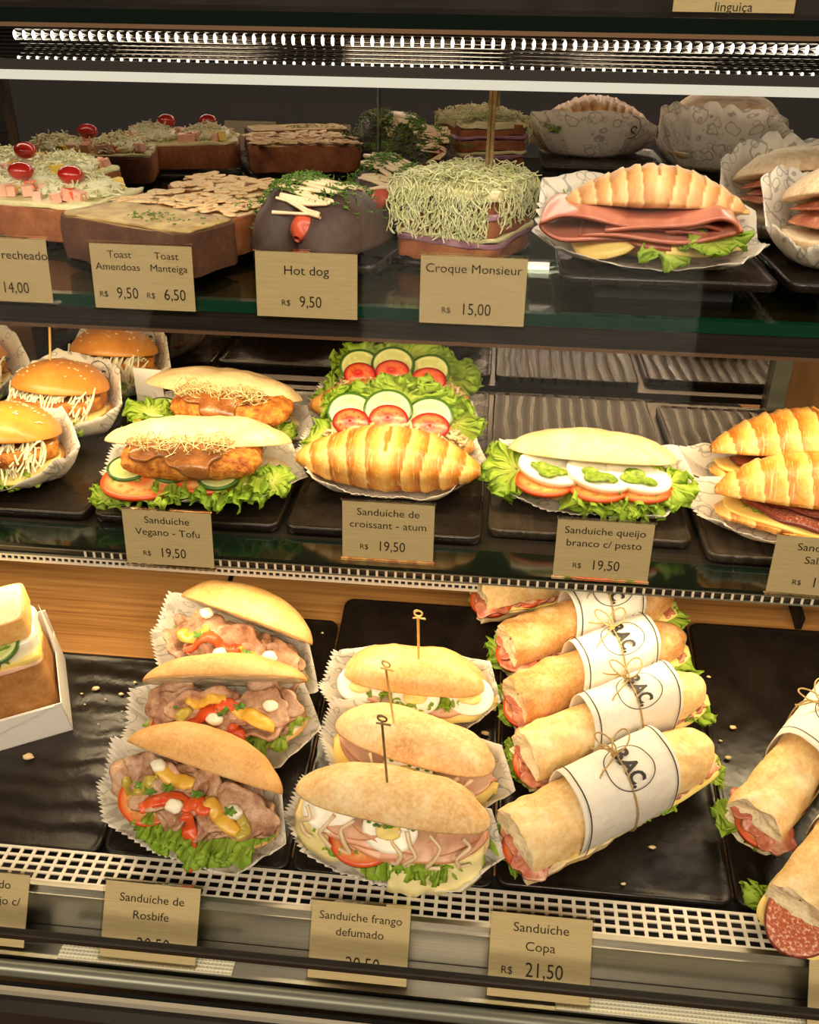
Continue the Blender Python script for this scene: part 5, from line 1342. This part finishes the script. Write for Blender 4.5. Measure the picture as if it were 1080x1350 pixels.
def hot_dog(label, seed, L=.112, W=.098, H=.052):
    t = Thing('hot_dog', label, 'hot dog', 'dark bread hot dogs')
    hm = []
    for sx, nm in ((-1, 'bun_half'), (1, 'bun_half')):
        m = half_bun(L, W * .64, H * (1.0 if sx < 0 else .88), False, 2.1, 2.4, .55, .0009, seed + sx).map(lambda v: rotz(v, R_(90)))
        m.map(lambda v: roty(v, R_(-sx * 10)) + [sx * W * .235, 0, .004]); t.part(nm, m, M['bread_dark']); hm.append(m)
    ys = np.linspace(-L * .44, L * .44, 18)
    sg = tube([(.006, y, H * .60 - 5.0 * y * y) for y in ys], .0130 * np.sqrt(np.maximum(.05, 1 - (np.linspace(-1, 1, 18)) ** 6)), 18); t.part('sausage', sg, M['sausage']); zs = surface_under(sg, *hm)
    mm = Msh()
    for j in range(3):
        pts = []; n = 15
        for i in range(n):
            y = -L * .40 + L * .80 * i / (n - 1) + .004 * j
            a = .030 * (1 - (2 * y / L) ** 2 * .6); b = -a if (i + j) % 2 else a
            for q in (0, .33, .66):
                x = -b + 2 * b * q + .003 * math.sin(7 * i + j); yy = y + L * .80 / (n - 1) * q
                pts.append((x, yy, zs(x, yy, .02) + .0016 + .0006 * j))
        Q = np.array(pts); Q[1:-1, 2] = np.maximum(Q[1:-1, 2], (Q[:-2, 2] + Q[2:, 2]) / 2)
        drizzle(Q, .0015, seed + j, m=mm)
    t.part('sauce_drizzle', mm, M['mayonnaise'], kind='stuff')
    def pf(R):
        x, y = R.gauss(-.010, .024), R.uniform(-L * .28, L * .45); return (x, y, zs(x, y, .03) + .0035 + R.random() * .002), (R.gauss(0, 1), R.gauss(0, 1), R.gauss(0, .4))
    t.part('parsley_flakes', shreds(900, pf, .0060, .0006, seed, .3, 3, 3), M['parsley'], kind='stuff')
    return t
hot_dog('dark bread hot dog in front, its sausage end pointing out, topped with sauce and parsley', 51).build((-.147, .768, ZP + .0028), R_(-20))
hot_dog('dark bread hot dog behind the front one, covered with sauce drizzle', 57, .10, .080).build((-.098, .884, ZP + .0028), R_(-26))

t = Thing('croque_sandwich', 'square toasted sandwich covered in grated cheese with a bamboo pick on the top shelf', 'sandwich')
A, B = .046, .044
for k, (z0, z1, mt, nm, g) in enumerate(((0, .013, 'toast_crust', 'bread_slice', 0), (.0135, .018, 'red_cabbage', 'ham_layer', .0015), (.0185, .022, 'melted_cheese', 'cheese_layer', .002), (.0225, .036, 'toast_crust', 'bread_slice', 0), (.0365, .040, 'red_cabbage', 'ham_layer', .002), (.0405, .053, 'toast_crust', 'bread_slice', -.001))):
    t.part(nm, slab(-A - g, A + g, -B - g, B + g, z0, z1, 61 + k, .002), M[mt])
t.part('melted_cheese', slab(-A - .0015, A + .001, -B - .004, B, .050, .057, 70, .004), M['melted_cheese'])
def gfn(R):
    q = R.random()
    if q < .55:
        x, y = R.uniform(-A, A), R.uniform(-B, B); return (x, y, .058 + .009 * (1 - (x / A) ** 2) * R.random() + .003 * R.random()), (R.gauss(0, 1), R.gauss(0, 1), R.gauss(0, .25))
    if q < .90:
        x = R.uniform(-A, A * .9); return (x, -B - .0035 - .001 * R.random(), .058 - .036 * R.random() ** 1.3), (R.gauss(0, .5), R.gauss(0, .1), -1)
    y = R.uniform(-B, B); return (A + .002, y, .058 - .026 * R.random()), (R.gauss(0, .1), R.gauss(0, .5), -1)
t.part('grated_cheese', shreds(1700, gfn, .0125, .00055, 9, .8, 3, 5), M['grated_cheese_green'], kind='stuff')
pick(t, (.012, .012, .060), .072, (.015, .0), .0016, 'bamboo_old', True)
t.build((-.029, .798, ZP), R_(-22))

t = Thing('ham_croissant', 'croissant with smoked ham folds, cheese and lettuce on the black footed tray', 'sandwich')
L, D = .150, .078; f = Fan(L, D, .015, R_(16), .006, 2.0)
t.part('bottom_half', croissant_body(L, D / 2, .006, math.pi, 2 * math.pi, 81, zs=.40, tip=.45, amp=.03).map(lambda v: v + [0, 0, .016]), M['croissant_pale'])
t.part('top_half', f.top(croissant_body(L * .98, D / 2 * .96, .004, 0, math.pi, 82, zs=.92, tip=.80, seg=6.5, amp=.06)), M['croissant_pale'])
t.part('cheese_slice', fan_slice(f, -.066, -.006, .18, .2, 1.12, .001, .05, .0024, 5, droop=.14, round_=.3), M['cheese_yellow'])
t.part('cheese_slice', fan_slice(f, .01, .068, .20, .2, 1.10, .001, .05, .0024, 6, droop=.10), M['cheese_yellow'])
def ham_fold(path, y0, y1, drop, seed, th=.0021):
    """a slice of ham doubled over: the fold is seen from the side as a long loop"""
    q = np.array(path, float); n = 64; tt = np.linspace(0, len(q) - 1, n)
    X = np.interp(tt, range(len(q)), q[:, 0]); Z = np.interp(tt, range(len(q)), q[:, 1])
    for _ in range(7):
        X[1:-1] = (X[:-2] + 2 * X[1:-1] + X[2:]) / 4; Z[1:-1] = (Z[:-2] + 2 * Z[1:-1] + Z[2:]) / 4
    v = np.linspace(0, 1, 16)[None, :]; u = np.linspace(0, 1, n)[:, None]
    yf = y0 + .006 * (np.abs(2 * u - 1) ** 2) + .0015 * np.sin(17 * u + seed)
    P = np.stack([X[:, None] * (1 + .05 * v), y1 + (yf - y1) * v, Z[:, None] - drop * v ** 2 + .0012 * np.sin(23 * u + 4 * v + seed)], -1)
    return sheet(P, th, mask=v ** 5 + 0 * u, uv=P * 1.0)
t.part('smoked_ham_slice', ham_fold([(.026, .0250), (-.03, .0225), (-.064, .0225), (-.079, .0275), (-.080, .0350), (-.068, .0395), (-.040, .0375), (-.008, .0330), (.02, .0300)], -.046, .010, .006, 1), M['smoked_ham'])
t.part('smoked_ham_slice', ham_fold([(-.052, .0260), (-.02, .0270), (.018, .0260), (.044, .0290), (.056, .0350), (.054, .0415), (.042, .0435), (.022, .0390), (-.004, .0340), (-.034, .0310)], -.049, .008, .007, 2), M['smoked_ham'])
t.part('smoked_ham_slice', ham_fold([(.060, .0310), (.036, .0330), (.016, .0345), (.006, .0310), (.02, .0285), (.05, .0280)], -.044, .008, .004, 5), M['smoked_ham'])
t.part('smoked_ham_slice', fan_slice(f, -.030, .060, .26, .2, 1.10, .0022, .05, .0022, 8, droop=.10, round_=.5), M['smoked_ham'])
lf = leaf_patch((.044, -.040, .020), .024, .014, 4, .004, rxt=R_(40), rz=R_(14)); lf.join(leaf_patch((.010, -.046, .011), .022, .011, 6, .004, rxt=R_(45), rz=R_(15))); lf.join(leaf_patch((-.052, .03, .032), .014, .012, 9, .004))
t.part('lettuce', lf, M['lettuce'])
HX = ((1.12, -.42), (.95, .35), (.55, .95), (.06, 1.12), (-.62, .90), (-1.02, .50), (-1.05, -.35), (-.75, -.9), (.0, -1.0), (.74, -1.02))
dress(t, .082, .056, (.0, .006), lift_back=.054, lift_side=.014, lift_front=.002, seed=21, poly=HX, zig=(2.9, 3.7),
      logo=lambda m: emblem(back_wall(.082, .056, .054, .040, .038, R_(-32)), .0135, .0120))
t.build((.117, .742, ZT + .012 + .0072), R_(-4), drop=True, lift=.0004)
def wrapped_sandwich(label, seed, **k):
    t = Thing('wrapped_sandwich', label, 'sandwich', 'sandwiches wrapped in printed paper')
    f = bun_pair(t, .135, .082, .020, .026, R_(18), .014, 'wrap_bread', seed, se=2.3)
    for j, (a, b, h, s1) in enumerate(((-.058, .05, .35, .98), (-.05, .058, .55, .96), (-.056, .03, .75, .93))):
        t.part('cured_ham_slice', ruffle(f, a, b, h, .2, s1, .0036, .022, .0018, seed + j), M['prosciutto'])
    for x, s_ in ((-.030, .80), (.012, .86)):
        t.part('cucumber_slice', disc(.017, .015, None, .003, 6, 32).map(lambda v, x=x, s_=s_: rotx(v, R_(14)) + f(np.array(x), s_, .30)), M['cucumber'])
    t.part('lettuce', lettuce(f, -.030, .056, .15, .4, 1.0, .004, seed, droop=.006), M['lettuce'])
    return dress(t, .078, .056, (0, .004), seed=seed, poly=HX, zig=(3.3, 3.9), **k)
wrapped_sandwich('wrapped sandwich at the right edge of the top shelf, behind the front one', 91, lift_back=.068, lift_side=.022, lift_front=.005, crumple=.9).build((.266, .850, ZT + .0192), R_(12), lift=.0004)
wrapped_sandwich('wrapped sandwich in front at the right edge of the top shelf, ham showing', 95, lift_back=.056, lift_side=.020, lift_front=.005, crumple=.9).build((.282, .752, ZT + .0192), R_(14), lift=.0004)
